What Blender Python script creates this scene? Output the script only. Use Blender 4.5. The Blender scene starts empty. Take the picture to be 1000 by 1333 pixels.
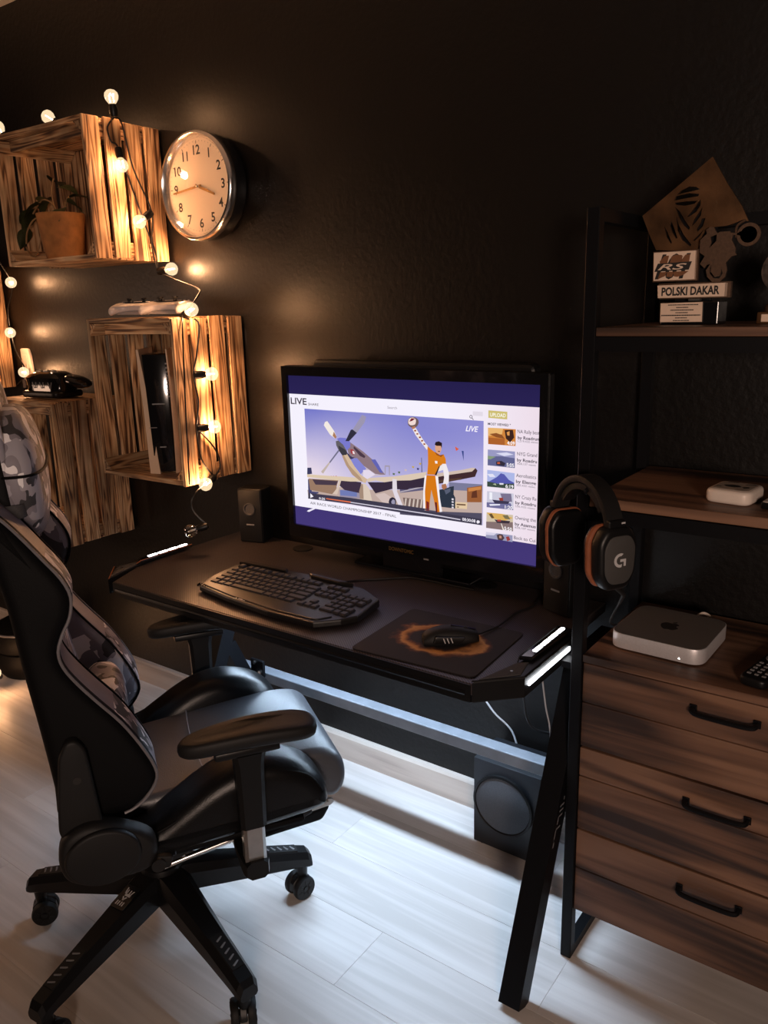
import bpy, bmesh, math, random
from mathutils import Vector, Matrix
random.seed(7)
PI = math.pi
SC = bpy.context.scene
COL = SC.collection

# ------------------------------------------------------------------ camera
YAW, PITCH, ROLL, FPX = -0.63136, -0.25126, -0.02551, 1039.4
cy, sy, cp, sp = math.cos(YAW), math.sin(YAW), math.cos(PITCH), math.sin(PITCH)
fw = Vector((sy*cp, cy*cp, sp)); rt = Vector((cy, -sy, 0)); up = rt.cross(fw)
r2 = rt*math.cos(ROLL) + up*math.sin(ROLL); u2 = up*math.cos(ROLL) - rt*math.sin(ROLL)
cam_data = bpy.data.cameras.new('camera')
cam_data.sensor_fit = 'HORIZONTAL'; cam_data.sensor_width = 36.0
cam_data.lens = FPX/1000*36.0; cam_data.clip_start = 0.05
cam = bpy.data.objects.new('camera', cam_data); COL.objects.link(cam)
cam.matrix_world = Matrix(((r2.x, u2.x, -fw.x, 0.0), (r2.y, u2.y, -fw.y, -1.9), (r2.z, u2.z, -fw.z, 1.5), (0, 0, 0, 1)))
SC.camera = cam

# ------------------------------------------------------------------ light
def lin(r, g, b):
    f = lambda c: (c/255/12.92) if c <= 10 else ((c/255+0.055)/1.055)**2.4
    return (f(r), f(g), f(b))
world = bpy.data.worlds.new('world'); SC.world = world; world.use_nodes = True
world.node_tree.nodes['Background'].inputs[0].default_value = (1.0, 0.72, 0.58, 1)
world.node_tree.nodes['Background'].inputs[1].default_value = 0.012
def area(name, loc, target, sx, sy_, power, color, parent=None):
    l = bpy.data.lights.new(name, 'AREA'); l.shape = 'RECTANGLE'; l.size = sx; l.size_y = sy_
    l.energy = power; l.color = color
    o = bpy.data.objects.new(name, l); COL.objects.link(o); o.location = loc
    d = Vector(target) - Vector(loc)
    o.rotation_euler = d.to_track_quat('-Z', 'Y').to_euler()
    if parent: o.parent = parent
    return o
def point(name, loc, power, color, radius=0.012, parent=None):
    l = bpy.data.lights.new(name, 'POINT'); l.energy = power; l.color = color; l.shadow_soft_size = radius
    o = bpy.data.objects.new(name, l); COL.objects.link(o); o.location = loc
    if parent: o.parent = parent
    return o
# the room's dimmed warm lamp behind the photographer
def spot(name, loc, target, power, color, angle, blend, radius):
    l = bpy.data.lights.new(name, 'SPOT'); l.energy = power; l.color = color; l.spot_size = math.radians(angle); l.spot_blend = blend; l.shadow_soft_size = radius
    o = bpy.data.objects.new(name, l); COL.objects.link(o); o.location = loc
    o.rotation_euler = (Vector(target) - Vector(loc)).to_track_quat('-Z', 'Y').to_euler(); return o
spot('room_lamp', (1.1, -3.2, 1.5), (-0.70, -0.4, 1.20), 190.0, (1.0, 0.74, 0.60), 66, 0.8, 0.25)
area('side_lamp', (-4.3, -1.9, 1.3), (-1.6, -1.2, 0.0), 0.6, 0.6, 9.0, (1.0, 0.62, 0.42))
LED_POWER, LED_COLOR = 11.5, (0.58, 0.77, 1.0)
BULB_POWER, BULB_COLOR = 1.1, (1.0, 0.51, 0.25)
SCREEN_GAIN = 1.05
SC.view_settings.view_transform = 'Standard'; SC.view_settings.look = 'None'
SC.view_settings.exposure = 0.0; SC.view_settings.gamma = 1.0
SC.view_settings.use_curve_mapping = False
SC.cycles.use_denoising = True

# ------------------------------------------------------------------ materials
def principled(name):
    m = bpy.data.materials.new(name); m.use_nodes = True
    return m, m.node_tree.nodes, m.node_tree.links, m.node_tree.nodes['Principled BSDF']
def plain(name, c, rough=0.5, metal=0.0, noise=0.0, nscale=40, bump=0.0, bscale=200, spec=0.5, coat=0.0):
    m, n, l, p = principled(name)
    p.inputs['Base Color'].default_value = (*c, 1); p.inputs['Roughness'].default_value = rough
    p.inputs['Metallic'].default_value = metal; p.inputs['Specular IOR Level'].default_value = spec
    p.inputs['Coat Weight'].default_value = coat
    tc = n.new('ShaderNodeTexCoord')
    if noise:
        t = n.new('ShaderNodeTexNoise'); t.inputs['Scale'].default_value = nscale; t.inputs['Detail'].default_value = 4
        l.new(tc.outputs['Object'], t.inputs['Vector'])
        r = n.new('ShaderNodeValToRGB'); l.new(t.outputs['Fac'], r.inputs['Fac'])
        r.color_ramp.elements[0].position = 0.3; r.color_ramp.elements[1].position = 0.72
        r.color_ramp.elements[0].color = (*[v*(1-noise) for v in c], 1); r.color_ramp.elements[1].color = (*[min(1, v*(1+noise)) for v in c], 1)
        l.new(r.outputs['Color'], p.inputs['Base Color'])
    if bump:
        t = n.new('ShaderNodeTexNoise'); t.inputs['Scale'].default_value = bscale; t.inputs['Detail'].default_value = 3
        l.new(tc.outputs['Object'], t.inputs['Vector'])
        b = n.new('ShaderNodeBump'); b.inputs['Strength'].default_value = bump; b.inputs['Distance'].default_value = 0.002
        l.new(t.outputs['Fac'], b.inputs['Height']); l.new(b.outputs['Normal'], p.inputs['Normal'])
    return m
def wood(name, axis, light, mid, dark, ring=9.0, rough=0.65, burn=0.0, burn_scale=3.0, bump=0.3, across=30.0, along=1.6, gain=0.55):
    """board wood: streaks along one axis, every board shifted by its own random number"""
    m, n, l, p = principled(name)
    tc = n.new('ShaderNodeTexCoord'); oi = n.new('ShaderNodeObjectInfo')
    rv = n.new('ShaderNodeMath'); rv.operation = 'MULTIPLY'; rv.inputs[1].default_value = 37.0
    l.new(oi.outputs['Random'], rv.inputs[0])
    ad = n.new('ShaderNodeVectorMath'); ad.operation = 'ADD'
    l.new(tc.outputs['Object'], ad.inputs[0]); l.new(rv.outputs[0], ad.inputs[1])
    sc = [across]*3; sc['xyz'.index(axis)] = along
    mp = n.new('ShaderNodeMapping'); mp.inputs['Scale'].default_value = sc; l.new(ad.outputs[0], mp.inputs['Vector'])
    t1 = n.new('ShaderNodeTexNoise'); t1.inputs['Scale'].default_value = 1.0; t1.inputs['Detail'].default_value = 5; t1.inputs['Distortion'].default_value = 0.8
    l.new(mp.outputs[0], t1.inputs['Vector'])
    # growth rings: sine of a stretched noise
    sc2 = [across*0.33]*3; sc2['xyz'.index(axis)] = along*0.8
    mp2 = n.new('ShaderNodeMapping'); mp2.inputs['Scale'].default_value = sc2; l.new(ad.outputs[0], mp2.inputs['Vector'])
    t2 = n.new('ShaderNodeTexNoise'); t2.inputs['Scale'].default_value = 1.0; t2.inputs['Detail'].default_value = 1; t2.inputs['Distortion'].default_value = 0.3
    l.new(mp2.outputs[0], t2.inputs['Vector'])
    mu = n.new('ShaderNodeMath'); mu.operation = 'MULTIPLY'; mu.inputs[1].default_value = ring*2*PI; l.new(t2.outputs['Fac'], mu.inputs[0])
    sn = n.new('ShaderNodeMath'); sn.operation = 'SINE'; l.new(mu.outputs[0], sn.inputs[0])
    ma = n.new('ShaderNodeMath'); ma.operation = 'MULTIPLY_ADD'; ma.inputs[1].default_value = 0.16; l.new(sn.outputs[0], ma.inputs[0]); l.new(t1.outputs['Fac'], ma.inputs[2])
    r = n.new('ShaderNodeValToRGB'); l.new(ma.outputs[0], r.inputs['Fac'])
    e = r.color_ramp.elements; e[0].position = 0.28; e[0].color = (*dark, 1); e[1].position = 0.68; e[1].color = (*light, 1)
    k = e.new(0.46); k.color = (*mid, 1)
    out = r.outputs['Color']
    if burn:
        t3 = n.new('ShaderNodeTexNoise'); t3.inputs['Scale'].default_value = burn_scale; t3.inputs['Detail'].default_value = 3
        l.new(ad.outputs[0], t3.inputs['Vector'])
        r3 = n.new('ShaderNodeValToRGB'); l.new(t3.outputs['Fac'], r3.inputs['Fac'])
        q = r3.color_ramp.elements; q[0].position = 0.40; q[0].color = (1-burn, 1-burn, 1-burn, 1); q[1].position = 0.60; q[1].color = (1, 1, 1, 1)
        mx = n.new('ShaderNodeMix'); mx.data_type = 'RGBA'; mx.blend_type = 'MULTIPLY'; mx.inputs[0].default_value = 1.0
        l.new(out, mx.inputs[6]); l.new(r3.outputs['Color'], mx.inputs[7]); out = mx.outputs[2]
    l.new(out, p.inputs['Base Color']); p.inputs['Roughness'].default_value = rough
    b = n.new('ShaderNodeBump'); b.inputs['Strength'].default_value = bump; b.inputs['Distance'].default_value = 0.0015
    l.new(ma.outputs[0], b.inputs['Height']); l.new(b.outputs['Normal'], p.inputs['Normal'])
    return m
def emission(name, c, s):
    m = bpy.data.materials.new(name); m.use_nodes = True; n = m.node_tree.nodes; n.clear()
    e = n.new('ShaderNodeEmission'); e.inputs[0].default_value = (*c, 1); e.inputs[1].default_value = s
    o = n.new('ShaderNodeOutputMaterial'); m.node_tree.links.new(e.outputs[0], o.inputs[0]); return m

M = {}
M['wall'] = plain('black_wall_paint', (0.0028, 0.0019, 0.0016), 0.42, noise=0.2, nscale=6, bump=0.6, bscale=60, spec=0.42)
M['side_wall'] = plain('grey_wall_paint', (0.20, 0.18, 0.17), 0.8, bump=0.1)
M['ceiling'] = plain('white_ceiling_paint', (0.75, 0.72, 0.68), 0.9, bump=0.1)
M['slab'] = plain('floor_joint', (0.40, 0.37, 0.35), 0.9, noise=0.2)
M['floor'] = wood('whitewashed_laminate', 'x', lin(228, 223, 219), lin(219, 213, 209), lin(207, 201, 196), ring=1.6, rough=0.42, bump=0.08, across=36, along=1.6)
M['skirt'] = wood('pale_skirting', 'x', lin(204, 194, 184), lin(196, 184, 174), lin(176, 164, 154), ring=2, rough=0.5, bump=0.1)
pine = (lin(236, 196, 150), lin(204, 152, 104), lin(92, 58, 35))
for a in 'xyz':
    M['crate_'+a] = wood('flamed_pine_'+a, a, *pine, ring=9, burn=0.62, burn_scale=4.5, across=80, along=2.2, rough=0.62, bump=0.5)
wal = (lin(130, 96, 74), lin(98, 69, 52), lin(48, 32, 25))
for a in 'xy':
    M['walnut_'+a] = wood('rustic_walnut_'+a, a, *wal, ring=3.5, burn=0.35, burn_scale=2.0, across=26, along=1.5, rough=0.5, bump=0.25)
M['black_metal'] = plain('black_powder_coat', (0.004, 0.004, 0.005), 0.45, 0.0, bump=0.15, bscale=700, spec=0.16)
M['grey_metal'] = plain('desk_beam_grey', (0.16, 0.17, 0.19), 0.28, 0.1, noise=0.12, nscale=30)
M['black_plastic'] = plain('black_plastic', (0.006, 0.006, 0.0065), 0.38, spec=0.3, bump=0.1, bscale=600)
M['soft_black'] = plain('black_soft_plastic', (0.009, 0.0085, 0.0085), 0.55, spec=0.3, bump=0.2, bscale=900)
M['gloss_black'] = plain('black_gloss_plastic', (0.006, 0.006, 0.007), 0.12, coat=0.5)
M['chrome'] = plain('chrome', (0.86, 0.83, 0.81), 0.2, 1.0)
M['steel'] = plain('brushed_steel', (0.55, 0.54, 0.52), 0.3, 1.0, noise=0.1)
M['leather'] = plain('black_leatherette', (0.004, 0.004, 0.0045), 0.30, bump=0.25, bscale=450, spec=0.35)
M['seat_leather'] = plain('satin_leatherette_lit', (0.045, 0.046, 0.054), 0.40, bump=0.25, bscale=450, spec=0.8)  # satin; the strip light's blue-grey reflection is put into the base colour
M['leather_back'] = plain('black_leatherette_back', (0.003, 0.003, 0.0034), 0.6, bump=0.25, bscale=450, spec=0.12)
M['grey_leather'] = plain('charcoal_leatherette', (0.22, 0.195, 0.23), 0.42, bump=0.25, bscale=450, noise=0.15, nscale=8)
M['piping'] = plain('grey_piping', (0.16, 0.15, 0.16), 0.4, noise=0.1)
M['strap'] = plain('woven_strap', (0.05, 0.048, 0.05), 0.8, noise=0.2, nscale=300)
M['white'] = plain('white_plastic', lin(226, 212, 200), 0.4, noise=0.03)
M['cream'] = plain('clock_face_paper', lin(240, 220, 196), 0.6, noise=0.02, nscale=10)
M['ink'] = plain('black_print', (0.012, 0.010, 0.009), 0.6, noise=0.1)
M['brass'] = plain('dull_brass', lin(150, 118, 70), 0.35, 0.7, noise=0.15)
M['aluminium'] = plain('anodised_aluminium', (0.72, 0.70, 0.72), 0.42, 0.45, noise=0.05, nscale=300)
M['aluminium_shaded_top'] = plain('shaded_aluminium_top', (0.15, 0.14, 0.135), 0.5, 0.3, noise=0.06, nscale=500)  # top darker than the sides: shade from sideways light put into the colour
M['bronze'] = plain('bronze_plate', lin(104, 74, 48), 0.40, 0.6, noise=0.6, nscale=14, bump=0.2, bscale=60)
M['bronze2'] = plain('grey_bronze', lin(92, 70, 54), 0.5, 0.4, noise=0.2, nscale=200)
M['plaque'] = plain('pale_plaque', lin(226, 200, 178), 0.5, noise=0.05)
M['logo_brown'] = plain('brown_print', lin(120, 78, 50), 0.5, noise=0.1)
M['silver_print'] = plain('silver_print', (0.62, 0.61, 0.62), 0.35, 0.2, noise=0.05)
M['dim_print'] = plain('grey_print', (0.20, 0.20, 0.21), 0.5, noise=0.05)
M['orange_rim'] = plain('rust_orange_cushion', lin(142, 78, 46), 0.7, noise=0.2, nscale=60)
M['terracotta'] = plain('ochre_pot', lin(170, 112, 58), 0.75, noise=0.25, nscale=30, bump=0.3)
M['soil'] = plain('potting_soil', (0.03, 0.02, 0.014), 0.95, noise=0.5, nscale=120, bump=0.8)
M['leaf'] = plain('dark_leaf', lin(78, 84, 48), 0.45, noise=0.35, nscale=40)
M['stem'] = plain('woody_stem', lin(150, 116, 76), 0.7, noise=0.2)
M['speaker_cone'] = plain('grey_speaker_cloth', (0.055, 0.058, 0.066), 0.8, noise=0.12, nscale=250, bump=0.3, bscale=500)
M['sub_box'] = plain('black_box_vinyl', (0.010, 0.011, 0.014), 0.5, bump=0.2, bscale=400)
M['key'] = plain('keycap', (0.017, 0.015, 0.017), 0.5, bump=0.08, bscale=800)
M['kb'] = plain('keyboard_shell', (0.007, 0.006, 0.006), 0.36, bump=0.1, bscale=500)
M['white_cable'] = plain('pale_cable', (0.45, 0.45, 0.47), 0.5, noise=0.05)
M['shell_white'] = plain('console_shell', lin(214, 186, 160), 0.5, noise=0.03)
M['pad_white'] = plain('gamepad_shell', lin(216, 208, 204), 0.3, noise=0.03)
M['lit_edge'] = plain('lit_edge_copper', lin(190, 120, 84), 0.35, 0.6, noise=0.1)  # copper tone painted in for light caught on the left desk edges
M['dark_red'] = plain('red_trim', lin(96, 34, 30), 0.5, noise=0.1)
M['led'] = emission('led_white', (0.93, 0.96, 1.0), 9.0)
M['strip'] = emission('led_strip_glow', (0.85, 0.93, 1.0), 6.0)
M['filament'] = emission('bulb_filament', (1.0, 0.66, 0.33), 55.0)
M['status_led'] = emission('status_led', (1, 0.97, 0.9), 3.0)

def bulb_glass():
    m = bpy.data.materials.new('bulb_glass'); m.use_nodes = True; n = m.node_tree.nodes; l = m.node_tree.links; n.clear()
    t = n.new('ShaderNodeBsdfTransparent'); t.inputs[0].default_value = (1, 0.95, 0.88, 1)
    g = n.new('ShaderNodeBsdfGlossy'); g.inputs['Roughness'].default_value = 0.05
    e = n.new('ShaderNodeEmission'); e.inputs[0].default_value = (1, 0.76, 0.48, 1); e.inputs[1].default_value = 0.5
    lw = n.new('ShaderNodeLayerWeight'); lw.inputs[0].default_value = 0.5; f = n.new('ShaderNodeMath'); f.operation = 'POWER'; f.inputs[1].default_value = 4.0; l.new(lw.outputs['Facing'], f.inputs[0])
    mx = n.new('ShaderNodeMixShader'); l.new(f.outputs[0], mx.inputs[0]); l.new(t.outputs[0], mx.inputs[1]); l.new(g.outputs[0], mx.inputs[2])
    ad = n.new('ShaderNodeAddShader'); l.new(mx.outputs[0], ad.inputs[0]); l.new(e.outputs[0], ad.inputs[1])
    o = n.new('ShaderNodeOutputMaterial'); l.new(ad.outputs[0], o.inputs[0]); return m
M['bulb'] = bulb_glass()
M['bulb_off'] = None
def bulb_off():
    m = M['bulb'].copy(); m.name = 'unlit_bulb_glass'
    for q in m.node_tree.nodes:
        if q.type == 'MATH': q.inputs[1].default_value = 0.9
    for q in m.node_tree.nodes:
        if q.type == 'EMISSION': q.inputs[1].default_value = 0.0
    return m
M['bulb_off'] = bulb_off()
def clock_glass():
    m = bpy.data.materials.new('clear_glass'); m.use_nodes = True; n = m.node_tree.nodes; l = m.node_tree.links; n.clear()
    t = n.new('ShaderNodeBsdfTransparent'); g = n.new('ShaderNodeBsdfGlossy'); g.inputs['Roughness'].default_value = 0.03
    lw = n.new('ShaderNodeLayerWeight'); lw.inputs[0].default_value = 0.5; fp = n.new('ShaderNodeMath'); fp.operation = 'POWER'; fp.inputs[1].default_value = 4.0; l.new(lw.outputs['Facing'], fp.inputs[0]); f = n.new('ShaderNodeMath'); f.operation = 'MULTIPLY_ADD'; f.inputs[1].default_value = 0.5; f.inputs[2].default_value = 0.03; l.new(fp.outputs[0], f.inputs[0])
    mx = n.new('ShaderNodeMixShader'); l.new(f.outputs[0], mx.inputs[0]); l.new(t.outputs[0], mx.inputs[1]); l.new(g.outputs[0], mx.inputs[2])
    o = n.new('ShaderNodeOutputMaterial'); l.new(mx.outputs[0], o.inputs[0]); return m
M['glass'] = clock_glass()
def camo():
    m, n, l, p = principled('grey_camouflage_fabric')
    tc = n.new('ShaderNodeTexCoord')
    def band(scale, off, lo, col_in, col):
        mp = n.new('ShaderNodeMapping'); mp.inputs['Location'].default_value = (off, off*1.7, off*0.6); mp.inputs['Scale'].default_value = (1, 1, 0.72)
        l.new(tc.outputs['Object'], mp.inputs['Vector'])
        t = n.new('ShaderNodeTexNoise'); t.inputs['Scale'].default_value = scale; t.inputs['Detail'].default_value = 1.5; t.inputs['Distortion'].default_value = 1.2
        l.new(mp.outputs[0], t.inputs['Vector'])
        r = n.new('ShaderNodeValToRGB'); r.color_ramp.interpolation = 'CONSTANT'
        r.color_ramp.elements[0].color = (0, 0, 0, 1); r.color_ramp.elements[1].color = (1, 1, 1, 1); r.color_ramp.elements[1].position = lo
        l.new(t.outputs['Fac'], r.inputs['Fac'])
        x = n.new('ShaderNodeMix'); x.data_type = 'RGBA'; l.new(r.outputs['Color'], x.inputs[0]); l.new(col_in, x.inputs[6]); x.inputs[7].default_value = (*col, 1)
        return x.outputs[2]
    base = n.new('ShaderNodeRGB'); base.outputs[0].default_value = (0.22, 0.20, 0.23, 1)
    c = band(15, 3.1, 0.54, base.outputs[0], (0.04, 0.038, 0.042))
    c = band(17, 9.4, 0.57, c, (0.34, 0.32, 0.36))
    c = band(19, 21.7, 0.585, c, (0.85, 0.82, 0.84))
    l.new(c, p.inputs['Base Color']); p.inputs['Roughness'].default_value = 0.55
    b = n.new('ShaderNodeBump'); b.inputs['Strength'].default_value = 0.2; b.inputs['Distance'].default_value = 0.001
    t = n.new('ShaderNodeTexNoise'); t.inputs['Scale'].default_value = 400; l.new(tc.outputs['Object'], t.inputs['Vector'])
    l.new(t.outputs['Fac'], b.inputs['Height']); l.new(b.outputs['Normal'], p.inputs['Normal'])
    return m
M['camo'] = camo()
def carbon():
    m, n, l, p = principled('ribbed_carbon_desktop')
    tc = n.new('ShaderNodeTexCoord'); mp = n.new('ShaderNodeMapping'); mp.inputs['Rotation'].default_value = (0, 0, -0.85)
    l.new(tc.outputs['Object'], mp.inputs['Vector'])
    w = n.new('ShaderNodeTexWave'); w.wave_type = 'BANDS'; w.bands_direction = 'X'; w.inputs['Scale'].default_value = 62; w.inputs['Distortion'].default_value = 0
    l.new(mp.outputs[0], w.inputs['Vector'])
    r = n.new('ShaderNodeValToRGB'); l.new(w.outputs['Fac'], r.inputs['Fac'])
    r.color_ramp.elements[0].color = (0.012, 0.010, 0.010, 1); r.color_ramp.elements[1].color = (0.07, 0.056, 0.056, 1)
    l.new(r.outputs['Color'], p.inputs['Base Color']); p.inputs['Roughness'].default_value = 0.33
    b = n.new('ShaderNodeBump'); b.inputs['Strength'].default_value = 0.35; b.inputs['Distance'].default_value = 0.001
    l.new(w.outputs['Fac'], b.inputs['Height']); l.new(b.outputs['Normal'], p.inputs['Normal'])
    return m
M['carbon'] = carbon()
def pad_print():
    """mouse mat: dark cloth with a broken fiery heart-shaped ring printed on it"""
    m, n, l, p = principled('mouse_mat_print')
    tc = n.new('ShaderNodeTexCoord')
    nz = n.new('ShaderNodeTexNoise'); nz.inputs['Scale'].default_value = 22; nz.inputs['Detail'].default_value = 6
    l.new(tc.outputs['Object'], nz.inputs['Vector'])
    mp = n.new('ShaderNodeMapping'); mp.inputs['Location'].default_value = (0.012, -0.02, 0); mp.inputs['Scale'].default_value = (9.2, 13.5, 0)
    l.new(tc.outputs['Object'], mp.inputs['Vector'])
    ln = n.new('ShaderNodeVectorMath'); ln.operation = 'LENGTH'; l.new(mp.outputs[0], ln.inputs[0])
    a = n.new('ShaderNodeMath'); a.operation = 'MULTIPLY_ADD'; a.inputs[1].default_value = 0.75; l.new(nz.outputs['Fac'], a.inputs[0]); l.new(ln.outputs['Value'], a.inputs[2])
    r = n.new('ShaderNodeValToRGB'); l.new(a.outputs[0], r.inputs['Fac'])
    e = r.color_ramp.elements; blk = (0.010, 0.007, 0.008, 1)
    e[0].position = 0.0; e[0].color = blk; e[1].position = 1.0; e[1].color = blk
    sc = n.new('ShaderNodeMath'); sc.operation = 'MULTIPLY'; sc.inputs[1].default_value = 0.5; l.new(a.outputs[0], sc.inputs[0]); l.new(sc.outputs[0], r.inputs['Fac'])
    for pos, c in ((0.50, blk), (0.55, (0.10, 0.028, 0.008, 1)), (0.61, (0.52, 0.22, 0.05, 1)), (0.66, (0.62, 0.30, 0.09, 1)), (0.71, (0.12, 0.035, 0.012, 1)), (0.77, blk)):
        k = e.new(pos); k.color = c
    l.new(r.outputs['Color'], p.inputs['Base Color']); p.inputs['Roughness'].default_value = 0.75
    return m
M['mat_print'] = pad_print()
def screen_mat():
    m = bpy.data.materials.new('screen_picture'); m.use_nodes = True; n = m.node_tree.nodes; l = m.node_tree.links; n.clear()
    a = n.new('ShaderNodeVertexColor'); a.layer_name = 'Col'
    e = n.new('ShaderNodeEmission'); e.inputs[1].default_value = SCREEN_GAIN; l.new(a.outputs['Color'], e.inputs[0])
    o = n.new('ShaderNodeOutputMaterial'); l.new(e.outputs[0], o.inputs[0]); return m
M['screen'] = screen_mat()

# ------------------------------------------------------------------ mesh helpers
def NB(): return bmesh.new()
def merge(bm, tmp, mi=0):
    for f in tmp.faces: f.material_index = mi
    me = bpy.data.meshes.new('tmp'); tmp.to_mesh(me); tmp.free(); bm.from_mesh(me); bpy.data.meshes.remove(me)
def mesh_of(name, bm, mats, smooth=True, angle=38):
    bmesh.ops.recalc_face_normals(bm, faces=bm.faces)
    me = bpy.data.meshes.new(name); bm.to_mesh(me); bm.free()
    for m in (mats if isinstance(mats, (list, tuple)) else [mats]): me.materials.append(m)
    if smooth and len(me.polygons):
        me.polygons.foreach_set('use_smooth', [True]*len(me.polygons)); me.set_sharp_from_angle(angle=math.radians(angle))
    return me
def put(name, me, parent=None, loc=(0, 0, 0), rot=(0, 0, 0)):
    o = bpy.data.objects.new(name, me); COL.objects.link(o); o.location = loc; o.rotation_euler = rot
    if parent: o.parent = parent
    return o
def obj(name, bm, mats, parent=None, loc=(0, 0, 0), rot=(0, 0, 0), smooth=True, angle=38):
    return put(name, mesh_of(name, bm, mats, smooth, angle), parent, loc, rot)
def tag(o, label, cat=None, group=None):
    if label: o['label'] = label
    if cat: o['category'] = cat
    if group: o['group'] = group
    return o
def thing(name, label, cat, loc=(0, 0, 0), rz=0.0, group=None):
    o = bpy.data.objects.new(name, None); COL.objects.link(o); o.empty_display_size = 0.05
    o.location = loc; o.rotation_euler = (0, 0, rz); return tag(o, label, cat, group)
def structure(o): o['kind'] = 'structure'; return o
def box(bm, c, s, bevel=0.0, seg=2, rot=None, mi=0):
    t = NB(); bmesh.ops.create_cube(t, size=1.0)
    bmesh.ops.scale(t, vec=s, verts=t.verts)
    if bevel: bmesh.ops.bevel(t, geom=list(t.edges), offset=bevel, segments=seg, affect='EDGES', profile=0.5)
    if rot is not None: bmesh.ops.rotate(t, cent=(0, 0, 0), matrix=rot, verts=t.verts)
    bmesh.ops.translate(t, vec=c, verts=t.verts); merge(bm, t, mi); return bm
def box2(bm, a, b, bevel=0.0, seg=2, mi=0):
    return box(bm, [(p+q)/2 for p, q in zip(a, b)], [abs(q-p) for p, q in zip(a, b)], bevel, seg, None, mi)
def cyl(bm, p0, p1, r0, r1=None, seg=20, bevel=0.0, mi=0):
    r1 = r0 if r1 is None else r1
    p0, p1 = Vector(p0), Vector(p1); d = p1-p0; t = NB()
    bmesh.ops.create_cone(t, cap_ends=True, segments=seg, radius1=r0, radius2=r1, depth=d.length)
    if bevel: bmesh.ops.bevel(t, geom=[e for e in t.edges if any(len(f.verts) > 4 for f in e.link_faces)], offset=bevel, segments=2, affect='EDGES')
    bmesh.ops.rotate(t, cent=(0, 0, 0), matrix=d.to_track_quat('Z', 'Y').to_matrix(), verts=t.verts)
    bmesh.ops.translate(t, vec=(p0+p1)/2, verts=t.verts); merge(bm, t, mi); return bm
def loft(bm, rings, cap=True, closed=True, mi=0):
    t = NB(); vs = [[t.verts.new(p) for p in r] for r in rings]
    for a, b in zip(vs, vs[1:]):
        n = len(a)
        for i in range(n if closed else n-1): t.faces.new((a[i], a[(i+1) % n], b[(i+1) % n], b[i]))
    if cap and closed:
        t.faces.new(list(reversed(vs[0]))); t.faces.new(vs[-1])
    merge(bm, t, mi); return bm
def tube(bm, pts, r, seg=8, closed=False, mi=0):
    pts = [Vector(p) for p in pts]; n = len(pts); rings = []; ref = None
    for i, p in enumerate(pts):
        a = pts[(i-1) % n] if (closed or i > 0) else p; b = pts[(i+1) % n] if (closed or i < n-1) else p
        d = (b-a).normalized()
        if ref is None: ref = d.orthogonal().normalized()
        ref = (ref - d*ref.dot(d)).normalized(); s = d.cross(ref); rr = r[i] if isinstance(r, (list, tuple)) else r
        rings.append([p + (ref*math.cos(2*PI*k/seg) + s*math.sin(2*PI*k/seg))*rr for k in range(seg)])
    if closed: rings.append(rings[0])
    return loft(bm, rings, cap=not closed, mi=mi)
def lathe(bm, prof, seg=32, c=(0, 0, 0), axis='z', mi=0):
    """prof: (radius, height) list; revolve around axis through c"""
    rings = []
    for r, h in prof:
        ring = []
        for k in range(seg):
            a = 2*PI*k/seg; x, y = max(r, 1e-5)*math.cos(a), max(r, 1e-5)*math.sin(a)
            q = {'z': (x, y, h), 'y': (x, h, y), 'x': (h, x, y)}[axis]
            ring.append((c[0]+q[0], c[1]+q[1], c[2]+q[2]))
        rings.append(ring)
    return loft(bm, rings, mi=mi)
def spline(pts, n=4, closed=True):
    out = []; m = len(pts)
    for i in range(m if closed else m-1):
        g = lambda k: pts[k % m] if closed else pts[min(max(k, 0), m-1)]
        p0, p1, p2, p3 = g(i-1), g(i), g(i+1), g(i+2)
        for j in range(n):
            t = j/n
            out.append(tuple(0.5*(2*b+(c-a)*t+(2*a-5*b+4*c-d)*t*t+(3*b-a-3*c+d)*t**3) for a, b, c, d in zip(p0, p1, p2, p3)))
    if not closed: out.append(tuple(pts[-1]))
    return out
def rounded(pts, r, n=4):
    out = []; m = len(pts)
    for i in range(m):
        p = Vector(pts[i]); a = Vector(pts[i-1])-p; b = Vector(pts[(i+1) % m])-p
        rr = min(r, a.length*0.45, b.length*0.45); s, e = p+a.normalized()*rr, p+b.normalized()*rr
        for k in range(n+1):
            t = k/n; out.append(tuple((1-t)**2*s + 2*t*(1-t)*p + t*t*e))
    return out
AX = {'xy': lambda a, b, d: (a, b, d), 'xz': lambda a, b, d: (a, d, b), 'yz': lambda a, b, d: (d, a, b)}
def prism(bm, poly, d0, d1, ax='xy', bevel=0.0, seg=3, mi=0):
    f = AX[ax]; t = NB()
    A = [t.verts.new(f(a, b, d0)) for a, b in poly]; B = [t.verts.new(f(a, b, d1)) for a, b in poly]; n = len(poly)
    fa = t.faces.new(list(reversed(A))); fb = t.faces.new(B)
    for i in range(n): t.faces.new((A[i], A[(i+1) % n], B[(i+1) % n], B[i]))
    bmesh.ops.recalc_face_normals(t, faces=t.faces)
    if bevel:
        es = list({e for g in (fa, fb) for e in g.edges})
        bmesh.ops.bevel(t, geom=es, offset=bevel, segments=seg, affect='EDGES', profile=0.5)
    bmesh.ops.triangulate(t, faces=[g for g in t.faces if len(g.verts) > 4])
    merge(bm, t, mi); return bm
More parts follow.
